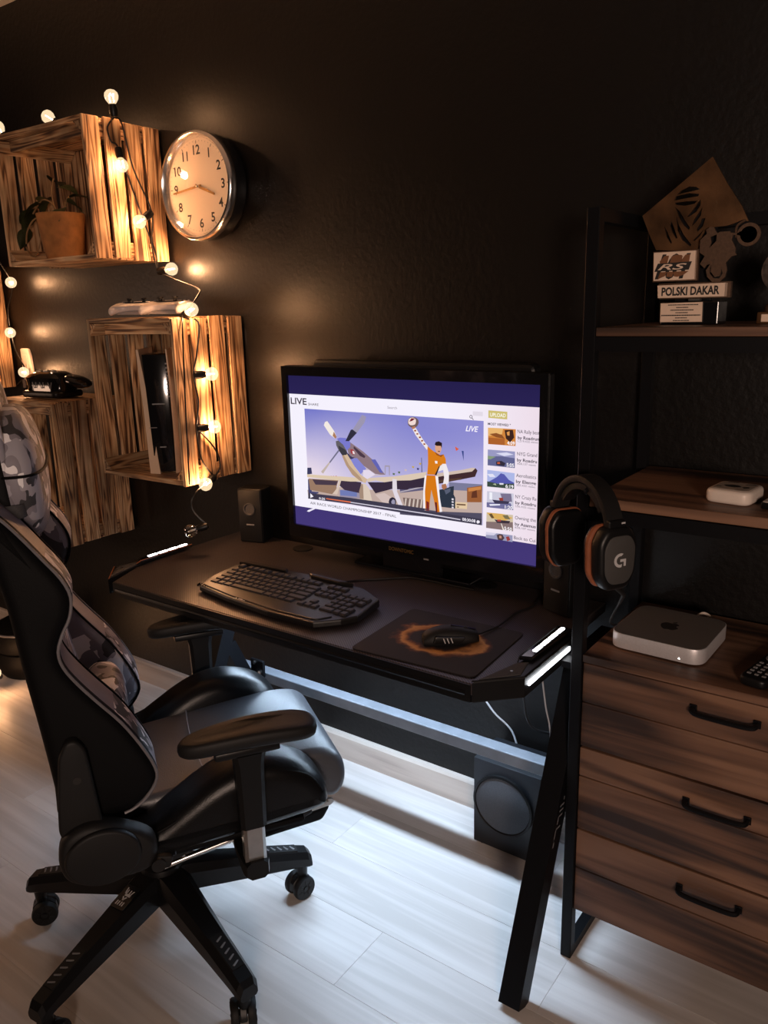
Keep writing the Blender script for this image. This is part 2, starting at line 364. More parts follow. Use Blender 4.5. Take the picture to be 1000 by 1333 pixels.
def ring_loft_prism(bm, poly, d0, d1, ax, r, seg=4, mi=0, puff=0.0):
    """rounded cushion slab: inset outline rings following a quarter circle at both ends (works for concave outlines)"""
    m = len(poly); c = Vector((0, 0))
    P = [Vector(p) for p in poly]
    area_ = sum(P[i].x*P[(i+1) % m].y - P[(i+1) % m].x*P[i].y for i in range(m))
    sgn = 1 if area_ > 0 else -1
    N = []
    for i in range(m):
        e = (P[(i+1) % m]-P[i-1]).normalized(); N.append(Vector((-e.y, e.x))*sgn)
    f = AX[ax]; rings = []; s = 1 if d1 > d0 else -1
    for k in range(seg+1):
        a = (PI/2)*k/seg; ins = r*(1-math.sin(a)); d = d0 + s*r*(1-math.cos(a))
        rings.append([f(*(P[i]+N[i]*ins), d) for i in range(m)])
    for k in range(seg, -1, -1):
        a = (PI/2)*k/seg; ins = r*(1-math.sin(a)); d = d1 - s*r*(1-math.cos(a))
        rings.append([f(*(P[i]+N[i]*ins), d) for i in range(m)])
    t = NB(); loft(t, rings); bmesh.ops.triangulate(t, faces=[g for g in t.faces if len(g.verts) > 4])
    merge(bm, t, mi); return bm
def pillow(bm, c, s, p=2.6, nu=28, nv=16, rot=None, mi=0):
    sg = lambda v, e: math.copysign(abs(v)**e, v); e = 2/p; t = NB(); rings = []
    for j in range(nv+1):
        b = -PI/2 + PI*j/nv; ring = []
        for i in range(nu):
            a = 2*PI*i/nu
            ring.append((s[0]*sg(math.cos(b), e)*sg(math.cos(a), e), s[1]*sg(math.cos(b), e)*sg(math.sin(a), e), s[2]*sg(math.sin(b), 1.0)))
        if j in (0, nv): ring = [(q[0]*0.02, q[1]*0.02, q[2]) for q in [(s[0]*math.cos(2*PI*i/nu), s[1]*math.sin(2*PI*i/nu), ring[0][2]) for i in range(nu)]]
        rings.append(ring)
    loft(t, rings)
    if rot is not None: bmesh.ops.rotate(t, cent=(0, 0, 0), matrix=rot, verts=t.verts)
    bmesh.ops.translate(t, vec=c, verts=t.verts); merge(bm, t, mi); return bm
RX = lambda a: Matrix.Rotation(a, 3, 'X'); RY = lambda a: Matrix.Rotation(a, 3, 'Y'); RZ = lambda a: Matrix.Rotation(a, 3, 'Z')
_tc = {}
def text_tris(body, bold=0.0, shear=0.0, ext=0.0):
    key = (body, bold, shear, ext)
    if key in _tc: return _tc[key]
    c = bpy.data.curves.new('t', 'FONT'); c.body = body; c.offset = bold; c.shear = shear; c.extrude = ext; c.resolution_u = 3
    o = bpy.data.objects.new('t', c); me = o.to_mesh()
    V = [tuple(v.co) for v in me.vertices]; F = [tuple(p.vertices) for p in me.polygons]
    o.to_mesh_clear(); bpy.data.objects.remove(o); bpy.data.curves.remove(c)
    if V:
        x0 = min(v[0] for v in V); x1 = max(v[0] for v in V)
        V = [(v[0]-x0, v[1], v[2]) for v in V]
    else: x0 = x1 = 0
    _tc[key] = (V, F, x1-x0); return _tc[key]
def text(bm, body, height, width=None, bold=0.0, shear=0.0, at=lambda x, y, z: (x, y, z), center=False, ext=0.0, mi=0):
    """flat lettering; cap height given, at() maps (x, y, z) of the line into the object"""
    V, F, w = text_tris(body, bold, shear, ext); s = height/0.70; sx = (width/w) if width else s
    o = -w*sx/2 if center else 0; t = NB()
    vs = [t.verts.new(at(v[0]*sx+o, v[1]*s, v[2])) for v in V]
    for f in F:
        try: t.faces.new([vs[i] for i in f])
        except ValueError: pass
    merge(bm, t, mi); return bm
def plate(outer, holes, d, s=1.0):
    """flat plate with real cut-outs from a filled 2-D curve; returns verts and faces in (a, b, d)"""
    c = bpy.data.curves.new('p', 'CURVE'); c.dimensions = '2D'; c.fill_mode = 'BOTH'; c.extrude = d/2
    for poly in [outer]+holes:
        sp_ = c.splines.new('POLY'); sp_.points.add(len(poly)-1); sp_.use_cyclic_u = True
        for p, q in zip(sp_.points, poly): p.co = (q[0]*s, q[1]*s, 0, 1)
    o = bpy.data.objects.new('p', c); me = o.to_mesh()
    V = [tuple(v.co) for v in me.vertices]; F = [tuple(p.vertices) for p in me.polygons]
    o.to_mesh_clear(); bpy.data.objects.remove(o); bpy.data.curves.remove(c); return V, F
def add_vf(bm, V, F, at, mi=0):
    t = NB(); vs = [t.verts.new(at(*v)) for v in V]
    for f in F:
        try: t.faces.new([vs[i] for i in f])
        except ValueError: pass
    merge(bm, t, mi); return bm
def copy_tree(root):
    """a thing with copies of its parts and sub-parts, meshes shared"""
    r = root.copy(); COL.objects.link(r)
    for ch in root.children:
        c = ch.copy(); COL.objects.link(c); c.parent = r
        for g in ch.children:
            d = g.copy(); COL.objects.link(d); d.parent = c
    return r

# ------------------------------------------------------------------ the room
X0, X1, Y0, ZC = -4.6, 1.3, -3.6, 2.62
b = NB(); box2(b, (X0, Y0, -0.06), (X1, 0, -0.0125)); floor = structure(obj('floor', b, M['slab']))
PW, PL = 0.193, 1.285
plank_mesh = {}
def plank(x0, x1, y0, y1):
    k = round(x1-x0, 3)
    if k not in plank_mesh:
        t = NB(); box(t, (0, 0, 0), (x1-x0-0.0004, y1-y0-0.0004, 0.012), 0.0005, 1); plank_mesh[k] = mesh_of('plank', t, M['floor'], False)
    put('plank', plank_mesh[k], floor, ((x0+x1)/2, (y0+y1)/2, -0.006))
for r in range(int(-Y0/PW)):
    y1 = -r*PW; off = [0.0, 0.45, 0.88, 0.2, 0.66][r % 5]*PL
    x = X0 - off
    while x < X1:
        a, c_ = max(x, X0), min(x+PL, X1)
        if c_-a > 0.02: plank(a, c_, y1-PW, y1)
        x += PL
b = NB(); box2(b, (X0-0.1, 0, -0.06), (X1+0.1, 0.1, ZC+0.06)); structure(obj('wall_back', b, M['wall'], smooth=False))
b = NB(); box2(b, (X0-0.1, Y0, -0.06), (X0, 0, ZC+0.06)); structure(obj('wall_left', b, M['wall'], smooth=False))
b = NB(); box2(b, (X1, Y0, -0.06), (X1+0.1, 0, ZC+0.06)); structure(obj('wall_right', b, M['side_wall'], smooth=False))
b = NB(); box2(b, (X0, Y0, ZC), (X1, 0, ZC+0.06)); structure(obj('ceiling', b, M['ceiling'], smooth=False))
b = NB(); prism(b, [(0, 0), (-0.018, 0), (-0.018, 0.082), (-0.012, 0.09), (0, 0.092)], X0, X1, 'yz'); structure(obj('baseboard_back', b, M['skirt'], smooth=False))

SCREEN_POLYS = [((188,166,158),[[54,345],[189,321],[302,317],[500,295],[660,273],[659,366],[56,367]]),((150,140,160),[[180,331],[218,322],[257,327],[256,348],[181,354]]),((110,120,175),[[183,331],[246,328],[245,344],[183,347]]),((60,60,95),[[58,276],[74,274],[76,293],[56,297]]),((70,70,110),[[58,311],[73,319],[71,348],[98,347],[98,351],[76,357],[57,357]]),((60,60,100),[[72,329],[100,328],[99,332],[72,333]]),((95,90,120),[[399,293],[488,275],[488,296],[398,315]]),((180,170,180),[[398,311],[488,283],[488,287],[398,314]]),((120,100,95),[[408,327],[480,325],[477,349],[413,353]]),((205,190,180),[[416,328],[421,328],[417,353],[412,353]]),((205,190,180),[[430,328],[435,327],[431,352],[425,352]]),((205,190,180),[[443,327],[448,327],[444,351],[439,351]]),((205,190,180),[[456,326],[461,326],[457,350],[452,350]]),((205,190,180),[[469,325],[474,325],[470,349],[465,349]]),((160,150,165),[[348,241],[366,240],[365,268],[362,268],[362,244],[351,245],[350,268],[347,269]]),((190,160,90),[[440,234],[448,235],[446,240],[441,239]]),((190,160,90),[[464,223],[471,223],[469,229],[464,228]]),((200,180,180),[[415,245],[424,246],[421,251],[416,250]]),((90,110,80),[[393,254],[401,254],[399,260],[394,259]]),((90,110,80),[[375,260],[383,261],[381,266],[375,265]]),((70,70,120),[[456,238],[464,238],[462,244],[457,243]]),((90,90,120),[[471,208],[473,208],[474,248],[471,249]]),((190,70,60),[[148,292],[153,291],[153,296],[148,296]]),((190,70,60),[[158,291],[162,290],[162,295],[158,295]]),((190,70,60),[[167,290],[172,289],[172,294],[167,294]]),((62,48,66),[[187,299],[263,299],[257,332],[200,329],[180,317]]),((150,120,100),[[61,309],[178,302],[161,347],[144,347],[65,344]]),((72,58,72),[[76,310],[175,305],[169,318],[88,325]]),((216,196,170),[[56,296],[149,292],[196,289],[248,287],[261,297],[224,301],[167,303],[56,305]]),((210,190,175),[[181,298],[189,300],[171,346],[152,347],[171,327]]),((54,42,60),[[286,296],[346,290],[491,257],[483,258],[480,289],[430,298],[424,303],[370,307],[313,326]]),((64,42,46),[[520,254],[629,231],[639,221],[645,227],[638,244],[523,276]]),((214,195,175),[[284,284],[378,270],[493,245],[487,248],[485,261],[435,275],[378,282],[346,290],[314,288],[286,296]]),((205,185,172),[[520,247],[597,230],[629,221],[639,221],[629,231],[564,246],[520,257]]),((84,60,50),[[520,266],[597,251],[597,256],[520,273]]),((138,116,124),[[207,178],[229,186],[273,208],[316,235],[349,268],[314,271],[293,267],[271,255],[249,246],[222,226]]),((196,182,198),[[233,225],[271,248],[314,269],[347,270],[292,280],[276,279],[254,264]]),((74,56,70),[[240,195],[281,221],[277,227],[261,222],[239,202]]),((160,60,66),[[227,205],[237,205],[245,215],[236,221],[228,216]]),((235,225,228),[[234,209],[241,211],[243,218],[236,218]]),((96,98,175),[[301,229],[316,227],[327,241],[342,264],[330,263],[310,240]]),((128,130,205),[[226,234],[250,229],[283,257],[262,275],[238,252]]),((222,212,230),[[271,262],[293,260],[314,271],[286,287],[270,285]]),((60,56,90),[[211,213],[228,226],[244,229],[227,235],[217,226]]),((206,180,152),[[195,227],[214,220],[226,235],[243,258],[262,277],[286,288],[278,300],[258,295],[231,280],[209,254]]),((176,146,120),[[195,227],[202,224],[221,253],[262,286],[269,298],[258,295],[231,280],[209,254]]),((98,94,100),[[174,186],[184,183],[201,194],[214,211],[214,221],[196,226],[183,211],[175,198]]),((58,56,64),[[183,198],[206,207],[215,215],[212,223],[196,226],[186,213]]),((118,118,200),[[178,179],[190,174],[212,174],[228,184],[227,199],[214,210],[201,194],[185,184]]),((238,228,220),[[131,142],[136,132],[145,129],[169,156],[178,173],[173,179],[153,168]]),((168,120,90),[[168,158],[178,173],[173,179],[163,171]]),((152,146,172),[[237,149],[274,103],[288,108],[282,124],[253,156]]),((48,46,62),[[210,183],[231,149],[237,147],[253,156],[224,182]]),((112,110,134),[[182,211],[186,214],[149,253],[146,250]]),((190,175,165),[[146,250],[149,253],[120,288],[112,283]]),((214,196,180),[[263,303],[278,302],[291,314],[301,351],[281,350],[256,349],[254,327]]),((160,135,118),[[263,303],[269,305],[270,348],[256,349],[254,327]]),((220,212,222),[[374,277],[388,277],[389,312],[408,351],[393,351],[381,330],[373,309]]),((205,185,180),[[312,330],[345,321],[369,331],[366,355],[339,351]]),((44,40,56),[[385,342],[384,348],[381,352],[377,356],[372,357],[367,357],[363,355],[360,351],[359,345],[361,340],[363,335],[368,332],[373,330],[377,331],[382,333],[384,337]]),((150,146,170),[[381,344],[381,347],[379,350],[377,352],[375,353],[372,352],[370,351],[369,348],[368,345],[369,342],[371,339],[373,337],[375,336],[378,337],[380,338],[381,341]]),((120,120,150),[[559,267],[660,262],[659,281],[559,288]]),((44,52,66),[[525,292],[549,285],[563,279],[574,276],[573,299],[578,307],[578,337],[530,338]]),((86,92,112),[[544,290],[563,283],[563,292],[549,302]]),((150,90,52),[[614,276],[659,265],[658,310],[614,315]]),((200,130,70),[[618,277],[656,268],[656,276],[618,286]]),((96,52,36),[[629,286],[643,279],[645,299],[627,302]]),((222,196,160),[[578,319],[615,316],[614,334],[578,336]]),((110,80,60),[[582,323],[610,321],[610,325],[582,327]]),((110,80,60),[[583,331],[589,330],[589,333],[583,333]]),((80,76,96),[[397,355],[474,352],[534,351],[659,339],[659,363],[397,377]]),((220,215,225),[[567,310],[573,310],[573,315],[567,315]]),((220,215,225),[[567,318],[573,318],[573,322],[567,322]]),((220,215,225),[[567,326],[573,326],[573,330],[567,330]]),((220,215,225),[[567,333],[573,333],[573,338],[567,337]]),((236,226,224),[[442,129],[452,124],[468,146],[485,167],[494,175],[490,186],[477,172],[455,149]]),((150,70,40),[[449,135],[455,133],[457,137],[451,139]]),((150,70,40),[[456,143],[462,142],[464,145],[458,147]]),((150,70,40),[[464,152],[470,150],[472,154],[466,156]]),((150,70,40),[[471,161],[477,159],[479,162],[473,165]]),((150,70,40),[[478,169],[484,168],[486,171],[480,173]]),((110,90,90),[[465,113],[463,119],[459,124],[454,127],[447,129],[440,128],[434,125],[430,121],[429,115],[430,109],[434,104],[440,100],[447,99],[454,100],[460,103],[464,107]]),((236,214,208),[[456,111],[455,115],[453,119],[448,121],[443,122],[438,122],[434,120],[431,117],[431,112],[432,108],[434,105],[439,102],[444,101],[449,101],[453,103],[456,107]]),((120,40,50),[[434,113],[441,103],[454,103],[444,110]]),((180,120,90),[[441,127],[453,123],[454,129],[444,133]]),((236,228,232),[[535,207],[550,218],[559,242],[558,267],[549,279],[540,275],[544,256],[541,236]]),((212,122,26),[[492,175],[504,183],[516,190],[531,196],[543,193],[549,205],[550,218],[539,219],[528,231],[518,251],[490,253],[493,223],[493,194]]),((150,78,20),[[514,188],[531,196],[543,193],[535,201],[521,197]]),((232,226,226),[[531,226],[540,219],[542,235],[525,241],[520,252],[518,248]]),((44,32,36),[[528,226],[531,226],[520,252],[514,252]]),((238,234,238),[[515,213],[523,213],[523,220],[516,220]]),((210,118,24),[[486,255],[521,253],[524,279],[528,313],[535,351],[518,355],[511,323],[503,294],[498,325],[495,354],[478,354],[481,301]]),((240,234,238),[[482,257],[488,255],[482,301],[483,354],[475,354],[477,297]]),((240,234,238),[[516,254],[525,254],[527,279],[530,313],[537,351],[529,353],[524,313]]),((120,40,40),[[486,327],[495,330],[495,354],[486,354]]),((90,30,40),[[514,327],[520,327],[522,355],[517,355]]),((214,160,130),[[517,167],[535,168],[536,182],[530,194],[520,191],[516,180]]),((40,26,28),[[515,169],[518,162],[528,159],[538,163],[537,178],[534,171],[521,172]]),((110,60,50),[[524,185],[532,185],[530,188],[525,187]]),((168,110,80),[[536,276],[549,272],[553,282],[542,290],[536,284]]),((214,92,60),[[578,169],[590,175],[581,181]]),((54,70,130),[[598,179],[604,179],[604,205]]),((62,58,76),[[58,354],[222,350],[500,349],[474,355],[659,355],[659,372],[499,372],[221,369],[56,372]]),((205,200,215),[[222,362],[499,362],[594,364],[594,367],[499,365],[221,365]]),((222,112,74),[[128,362],[222,361],[221,365],[128,365]]),((245,240,250),[[66,354],[78,363],[65,369]]),((235,230,240),[[653,364],[652,366],[649,368],[646,369],[644,367],[643,365],[644,362],[646,360],[649,360],[652,361]]),((236,230,246),[[48,413],[55,408],[86,396],[91,397],[57,414]]),((222,214,226),[[631,74],[660,74],[660,85],[631,85]]),((202,186,112),[[676,69],[729,70],[729,89],[676,88]]),((205,130,60),[[675,113],[753,112],[753,154],[676,155]]),((150,150,190),[[675,169],[752,168],[752,210],[675,210]]),((170,180,225),[[674,222],[752,223],[751,264],[674,266]]),((200,198,215),[[674,278],[750,276],[750,319],[673,321]]),((205,190,165),[[673,335],[749,332],[750,375],[672,377]]),((150,150,180),[[672,388],[749,386],[749,404],[671,404]]),((228,178,110),[[675,113],[718,112],[715,127],[676,134]]),((140,80,40),[[679,129],[699,125],[715,129],[723,138],[699,136]]),((60,36,30),[[722,116],[745,114],[749,133],[738,146],[726,137]]),((220,150,80),[[728,121],[736,118],[736,129],[730,129]]),((170,96,44),[[676,138],[723,138],[723,154],[676,155]]),((96,98,140),[[675,187],[714,183],[752,185],[752,210],[675,210]]),((214,214,236),[[698,177],[729,172],[748,176],[722,182]]),((130,150,120),[[675,185],[698,186],[683,194],[675,194]]),((50,44,60),[[699,198],[714,195],[726,200],[722,208],[700,207]]),((190,90,60),[[702,200],[709,198],[711,203],[703,204]]),((84,88,168),[[678,253],[702,238],[713,227],[723,229],[736,242],[751,248],[751,254],[678,255]]),((222,222,240),[[674,233],[690,231],[698,238],[682,240]]),((60,74,66),[[674,252],[705,255],[751,250],[751,264],[674,266]]),((180,190,160),[[690,258],[698,255],[701,260]]),((225,225,235),[[709,253],[721,252],[721,256],[710,257]]),((236,236,244),[[681,280],[689,280],[689,299],[681,299]]),((120,112,140),[[712,280],[743,277],[746,298],[720,299]]),((110,108,150),[[673,308],[742,302],[750,319],[673,321]]),((150,60,50),[[708,292],[720,290],[721,298],[711,300]]),((60,56,80),[[689,299],[739,298],[735,305],[697,308]]),((235,235,245),[[681,312],[712,308],[712,311],[683,316]]),((214,170,90),[[673,335],[719,333],[749,340],[727,350],[688,349]]),((100,80,50),[[680,339],[688,336],[696,347],[688,349]]),((120,110,80),[[719,337],[734,334],[742,345],[727,345]]),((130,110,110),[[672,360],[749,351],[750,375],[672,377]]),((60,50,60),[[696,351],[742,349],[738,356],[704,359]]),((170,70,60),[[704,350],[715,349],[715,354],[705,355]]),((235,225,215),[[715,359],[717,359],[725,376],[721,376]]),((210,205,225),[[672,388],[703,387],[695,394],[671,396]]),((80,60,64),[[703,392],[711,388],[720,388],[726,397],[720,404],[707,404]]),((190,140,120),[[711,392],[717,392],[718,399],[711,399]]),((150,60,60),[[730,393],[738,390],[743,399],[734,404]])]
SCREEN_TEXT = [('LIVE', 6, 85, 63, 19, (60, 52, 66), 1, 0), ('SHARE', 75, 86, 40, 7, (60, 52, 66), 0, 0), ('Search', 363, 81, 32, 7, (140, 135, 145), 0, 0), ('0:35', 100, 369, 24, 7, (240, 236, 245), 1, 0), ('AIR RACE WORLD CHAMPIONSHIP 2017 - FINAL', 64, 388, 321, 8, (60, 52, 66), 0, 0), ('LIVE', 610, 126, 38, 14, (245, 240, 250), 1, 0.3), ('08:30:08', 600, 367, 40, 8, (245, 240, 250), 1, 0), ('UPLOAD', 681, 84, 44, 9, (248, 244, 230), 1, 0), ('MOST VIEWED "', 675, 106, 64, 6, (60, 52, 66), 1, 0), ('NA Rally best', 758, 121, 59, 9, (60, 52, 66), 0, 0), ('by Roadrun', 759, 136, 57, 8, (60, 52, 66), 1, 0), ('1,219,432 views', 759, 143, 55, 5, (120, 112, 124), 0, 0), ('NYG Grand', 758, 177, 54, 9, (60, 52, 66), 0, 0), ('by Roadru', 758, 192, 54, 8, (60, 52, 66), 1, 0), ('828,137 views', 759, 200, 50, 5, (120, 112, 124), 0, 0), ('Aerobatics', 756, 232, 55, 9, (60, 52, 66), 0, 0), ('by Elenge', 756, 247, 55, 8, (60, 52, 66), 1, 0), ('205,432 views', 757, 255, 52, 5, (120, 112, 124), 0, 0), ('NY Crazy Ra', 755, 287, 58, 9, (60, 52, 66), 0, 0), ('by Roadru', 755, 302, 57, 8, (60, 52, 66), 1, 0), ('556,432 views', 755, 310, 55, 5, (120, 112, 124), 0, 0), ('Owning the', 755, 342, 58, 9, (60, 52, 66), 0, 0), ('by Asamus', 755, 358, 58, 8, (60, 52, 66), 1, 0), ('828,107 views', 755, 366, 56, 5, (120, 112, 124), 0, 0), ('Back to Cui', 753, 395, 60, 9, (60, 52, 66), 0, 0), ('4:09', 730, 152, 21, 9, (250, 246, 250), 1, 0), ('5:05', 729, 208, 21, 9, (250, 246, 250), 1, 0), ('6:19', 727, 263, 22, 9, (250, 246, 250), 1, 0), ('1:20', 726, 318, 22, 9, (250, 246, 250), 1, 0), ('5:50', 725, 375, 22, 9, (250, 246, 250), 1, 0)]
TROPHY = {'plate':[[14,303],[44,253],[72,212],[86,184],[74,187],[60,182],[48,179],[16,178],[6,166],[2,152],[2,137],[-81,143],[-96,173],[-112,209]],'holes':[[[-40,249],[-25,255],[-12,253],[-5,248],[-19,246],[-30,245],[-47,242]],[[-49,240],[-24,243],[-6,240],[-7,236],[-34,234],[-52,232]],[[-50,228],[-28,229],[-8,228],[-13,223],[-31,221],[-48,224]],[[-49,220],[-40,212],[-30,196],[-19,181],[-20,176],[-31,186],[-41,202]],[[-2,230],[-2,219],[-9,208],[-23,200],[-25,201],[-15,213],[-8,224]],[[2,216],[0,201],[-8,190],[-15,183],[-12,195],[-4,207]],[[-46,204],[-40,187],[-30,169],[-14,149],[-16,146],[-32,159],[-42,177]],[[-55,196],[-49,183],[-41,163],[-44,162],[-52,175],[-57,188]],[[-68,187],[-61,176],[-51,155],[-53,153],[-62,166]],[[9,196],[5,181],[-4,172],[-6,177],[0,187],[2,195]],[[8,176],[1,164],[-9,155],[-11,157],[-1,167]]],'bike':[[22,178],[29,177],[32,171],[36,166],[41,168],[58,168],[60,165],[73,164],[75,166],[87,167],[96,163],[95,155],[88,155],[73,160],[64,161],[62,153],[70,138],[70,130],[73,125],[64,123],[55,112],[58,99],[55,86],[46,78],[33,78],[23,88],[20,100],[27,111],[21,110],[17,104],[8,112],[16,126],[6,133],[6,156],[17,166],[15,173]],'bh':[[[24,160],[35,164],[35,152],[23,140],[26,150]],[[29,110],[29,97],[37,87],[46,89],[48,99],[46,104],[49,99],[51,93],[45,84],[35,85],[27,94],[27,104]]],'wheel':[91,160],'n101':[[-78,137],[1,137],[2,84],[-76,84]],'pd':[[-66,75],[60,76],[60,51],[-64,51]],'base':[[-56,41],[23,42],[24,5],[-55,5]],'m':[[[-65,120],[-56,130],[-48,130],[-51,114],[-64,114]],[[-43,128],[-35,131],[-24,130],[-22,128],[-25,113],[-46,114]],[[-25,119],[-17,130],[-8,131],[-10,112],[-22,112]],[[-63,100],[-50,100],[-54,92],[-67,87]],[[-49,100],[-36,100],[-40,90],[-51,91]],[[-38,100],[-9,100],[-19,93],[-30,90],[-36,91]]]}

# ------------------------------------------------------------------ wooden crates on the wall
_slat = {}
def slat(name, parent, c, s, m, wob=0.0):
    k = (tuple(round(v, 4) for v in s), m)
    if k not in _slat:
        t = NB(); box(t, (0, 0, 0), s, 0.0016, 1); _slat[k] = mesh_of(name, t, M[m], False)
    j = lambda a: random.uniform(-a, a)
    o = put(name, _slat[k], parent, c, (j(wob), j(wob), j(wob)))
    return o
def crate(label, x0, x1, z0, z1, d=0.296, nback=5, gap=0.016):
    w, h = x1-x0, z1-z0
    t = thing('wooden_crate', label, 'crate', ((x0+x1)/2, -0.003, z0), 0, 'flamed pine crates on the wall')
    th, te = 0.010, 0.015
    yb, yf = -0.008, -d
    n = 4; sw = (d-0.008-gap*(n-1))/n
    for s in (-1, 1):                                   # the two slatted sides
        for k in range(n):
            y = yf + sw/2 + k*(sw+gap)
            slat('side_slat', t, (s*(w/2-th/2), y, h/2+random.uniform(-0.004, 0.004)), (th, sw, h-0.004), 'crate_z', 0.006)
    for zz in (te/2+0.001, h-te/2-0.001):               # top and bottom boards
        bw = (d-0.008-2*0.008)/3
        for k in range(3):
            slat('end_board', t, (0, yf+bw/2+k*(bw+0.008), zz), (w-2*th-0.001, bw, te), 'crate_x', 0.004)
    bw = (w-2*th-0.012*(nback-1))/nback
    for k in range(nback):
        slat('back_slat', t, (-w/2+th+bw/2+k*(bw+0.012), yb+0.003, h/2), (bw, 0.007, h-2*te-0.004), 'crate_z', 0.004)
    for sx in (-1, 1):                                  # three-cornered battens in the corners
        for sz in (-1, 1):
            b = NB(); q = 0.038
            prism(b, [(0, 0), (-sx*q, 0), (0, -sz*q)], yf+0.001, yb-0.004, 'xz', 0.0012, 1)
            obj('corner_batten', b, M['crate_y'], t, (sx*(w/2-th-0.0005), 0, h/2+sz*(h/2-te-0.002)), smooth=False)
    for zz, hh in ((h-te-0.002-0.017, 0.034),):         # rail behind the top front edge
        slat('front_rail', t, (0, yf+0.036, zz), (w-2*th-0.078, 0.012, hh), 'crate_x', 0.0)
    return t
crate('long flamed pine crate lying sideways at the top left, holding a potted plant', -2.765, -2.26, 1.668, 2.088)
crate('upright flamed pine crate beside the monitor, holding a games console', -2.352, -1.934, 0.972, 1.487)
crate('low upright flamed pine crate behind the chair headrest, black gadget on its top', -3.02, -2.613, 0.668, 1.200)
crate('pine crate cut off by the left edge of the photo, above the low crate', -3.74, -3.335, 1.204, 1.70)

# ------------------------------------------------------------------ wall clock, 3:44
CR = 0.163
clk = thing('wall_clock', 'round chrome wall clock with black numerals on a cream face', 'clock', (-2.036, -0.002, 1.881))
b = NB(); lathe(b, [(CR-0.022, 0), (CR-0.004, -0.006), (CR-0.001, -0.035), (CR-0.006, -0.048), (CR-0.020, -0.052), (CR-0.022, -0.02)], 64, axis='y'); obj('clock_case', b, M['gloss_black'], clk)
b = NB(); prof = [(CR-0.024, -0.050), (CR-0.020, -0.066), (CR-0.011, -0.076), (CR-0.003, -0.074), (CR+0.001, -0.062), (CR, -0.048), (CR-0.006, -0.044), (CR-0.02, -0.046), (CR-0.024, -0.050)]
lathe(b, prof, 64, axis='y'); obj('chrome_rim', b, M['chrome'], clk, angle=60)
b = NB(); cyl(b, (0, -0.040, 0), (0, -0.054, 0), CR-0.023, seg=64); obj('clock_face', b, M['cream'], clk)
FY = -0.0545
b = NB()
for k in range(1, 13):
    a = PI/2 - k*PI/6; rr = 0.108
    text(b, str(k), 0.027, bold=0.022, center=True, at=lambda x, y, z, a=a, rr=rr: (x+rr*math.cos(a), FY, y-0.0135+rr*math.sin(a)))
obj('numerals', b, M['ink'], clk, smooth=False)
b = NB()
for k in range(60):
    a = k*PI/30; L_ = 0.009 if k % 5 == 0 else 0.003; w_ = 0.0011 if k % 5 == 0 else 0.0006
    c_, s_ = math.cos(a), math.sin(a); r1_ = 0.134
    t = NB(); q = [t.verts.new(((r1_-L_*i)*c_-j*w_*s_, FY, (r1_-L_*i)*s_+j*w_*c_)) for i, j in ((0, -1), (0, 1), (1, 1), (1, -1))]; t.faces.new(q); merge(b, t)
obj('minute_marks', b, M['ink'], clk, smooth=False)
def hand(name, ang, length, tail, w, y, m):
    b = NB(); prism(b, [(-tail, -w), (length*0.97, -w*0.75), (length, 0), (length*0.97, w*0.75), (-tail, w)], y, y-0.0016, 'xz')
    return obj(name, b, M[m], clk, (0, 0, 0), (0, -ang, 0), smooth=False)
hand('hour_hand', PI/2-2*PI*(3+44/60)/12, 0.078, 0.014, 0.0042, -0.0575, 'brass')
hand('minute_hand', PI/2-2*PI*44/60, 0.118, 0.016, 0.0032, -0.0600, 'brass')
b = NB(); lathe(b, [(0.006, -0.054), (0.006, -0.062), (0.004, -0.0655), (0.0001, -0.0665)], 20, axis='y'); obj('hand_cap', b, M['chrome'], clk)
b = NB(); cyl(b, (0, -0.0685, 0), (0, -0.0695, 0), CR-0.0205, seg=48); obj('clock_glass', b, M['glass'], clk)

# ------------------------------------------------------------------ string of bulb lamps
SL = thing('string_lights', 'black cord of clear bulb lamps draped over the wooden crates', 'string lights', (0, 0, 0))
def lamp(p, d, power=1.0, lit=True):
    d = Vector(d).normalized(); p = Vector(p)              # p: bulb centre, d: from socket towards bulb tip
    q = d.to_track_quat('Z', 'Y').to_euler()
    b = NB(); lathe(b, [(0.006, -0.056), (0.011, -0.053), (0.0125, -0.045), (0.0125, -0.030), (0.0105, -0.022), (0.0105, -0.019)], 14)
    s = put('bulb_socket', mesh_of('bulb_socket', b, M['black_plastic']), SL, p, q)
    b = NB(); lathe(b, [(0.0095, -0.020), (0.0125, -0.016), (0.019, -0.007), (0.0215, 0.003), (0.0195, 0.012), (0.012, 0.0195), (0.0005, 0.0225)], 18)
    obj('bulb', b, M['bulb' if lit else 'bulb_off'], s, angle=80)
    b = NB(); tube(b, [(-0.006, 0, -0.014), (-0.007, 0, 0.004), (-0.003, 0, 0.010), (0.003, 0, 0.003), (0.007, 0, 0.009), (0.006, 0, -0.014)], 0.0013, 6)
    obj('filament', b, M['filament' if lit else 'steel'], s)
    if lit: point('bulb_light', p + d*0.004, BULB_POWER*power, BULB_COLOR, 0.012, SL)
    return p - d*0.055
E1 = lamp((-2.86, -0.215, 2.140), (-0.2, -0.3, 0.6), 0.8)
E2 = lamp((-2.555, -0.215, 2.130), (-0.7, -0.5, 0.55), 0.8)
E3 = lamp((-2.232, -0.205, 2.142), (0.05, -0.1, 1), 1.0)
E4 = lamp((-2.228, -0.196, 1.950), (0.25, -0.1, -0.9), 1.2)
E5 = lamp((-2.222, -0.150, 1.786), (-0.1, -0.75, -0.5), 1.2)
E6 = lamp((-2.205, -0.055, 1.640), (0.9, 0.2, 0.1), 2.4)
E7 = lamp((-1.905, -0.245, 1.506), (0.9, -0.2, 0.35), 2.2)
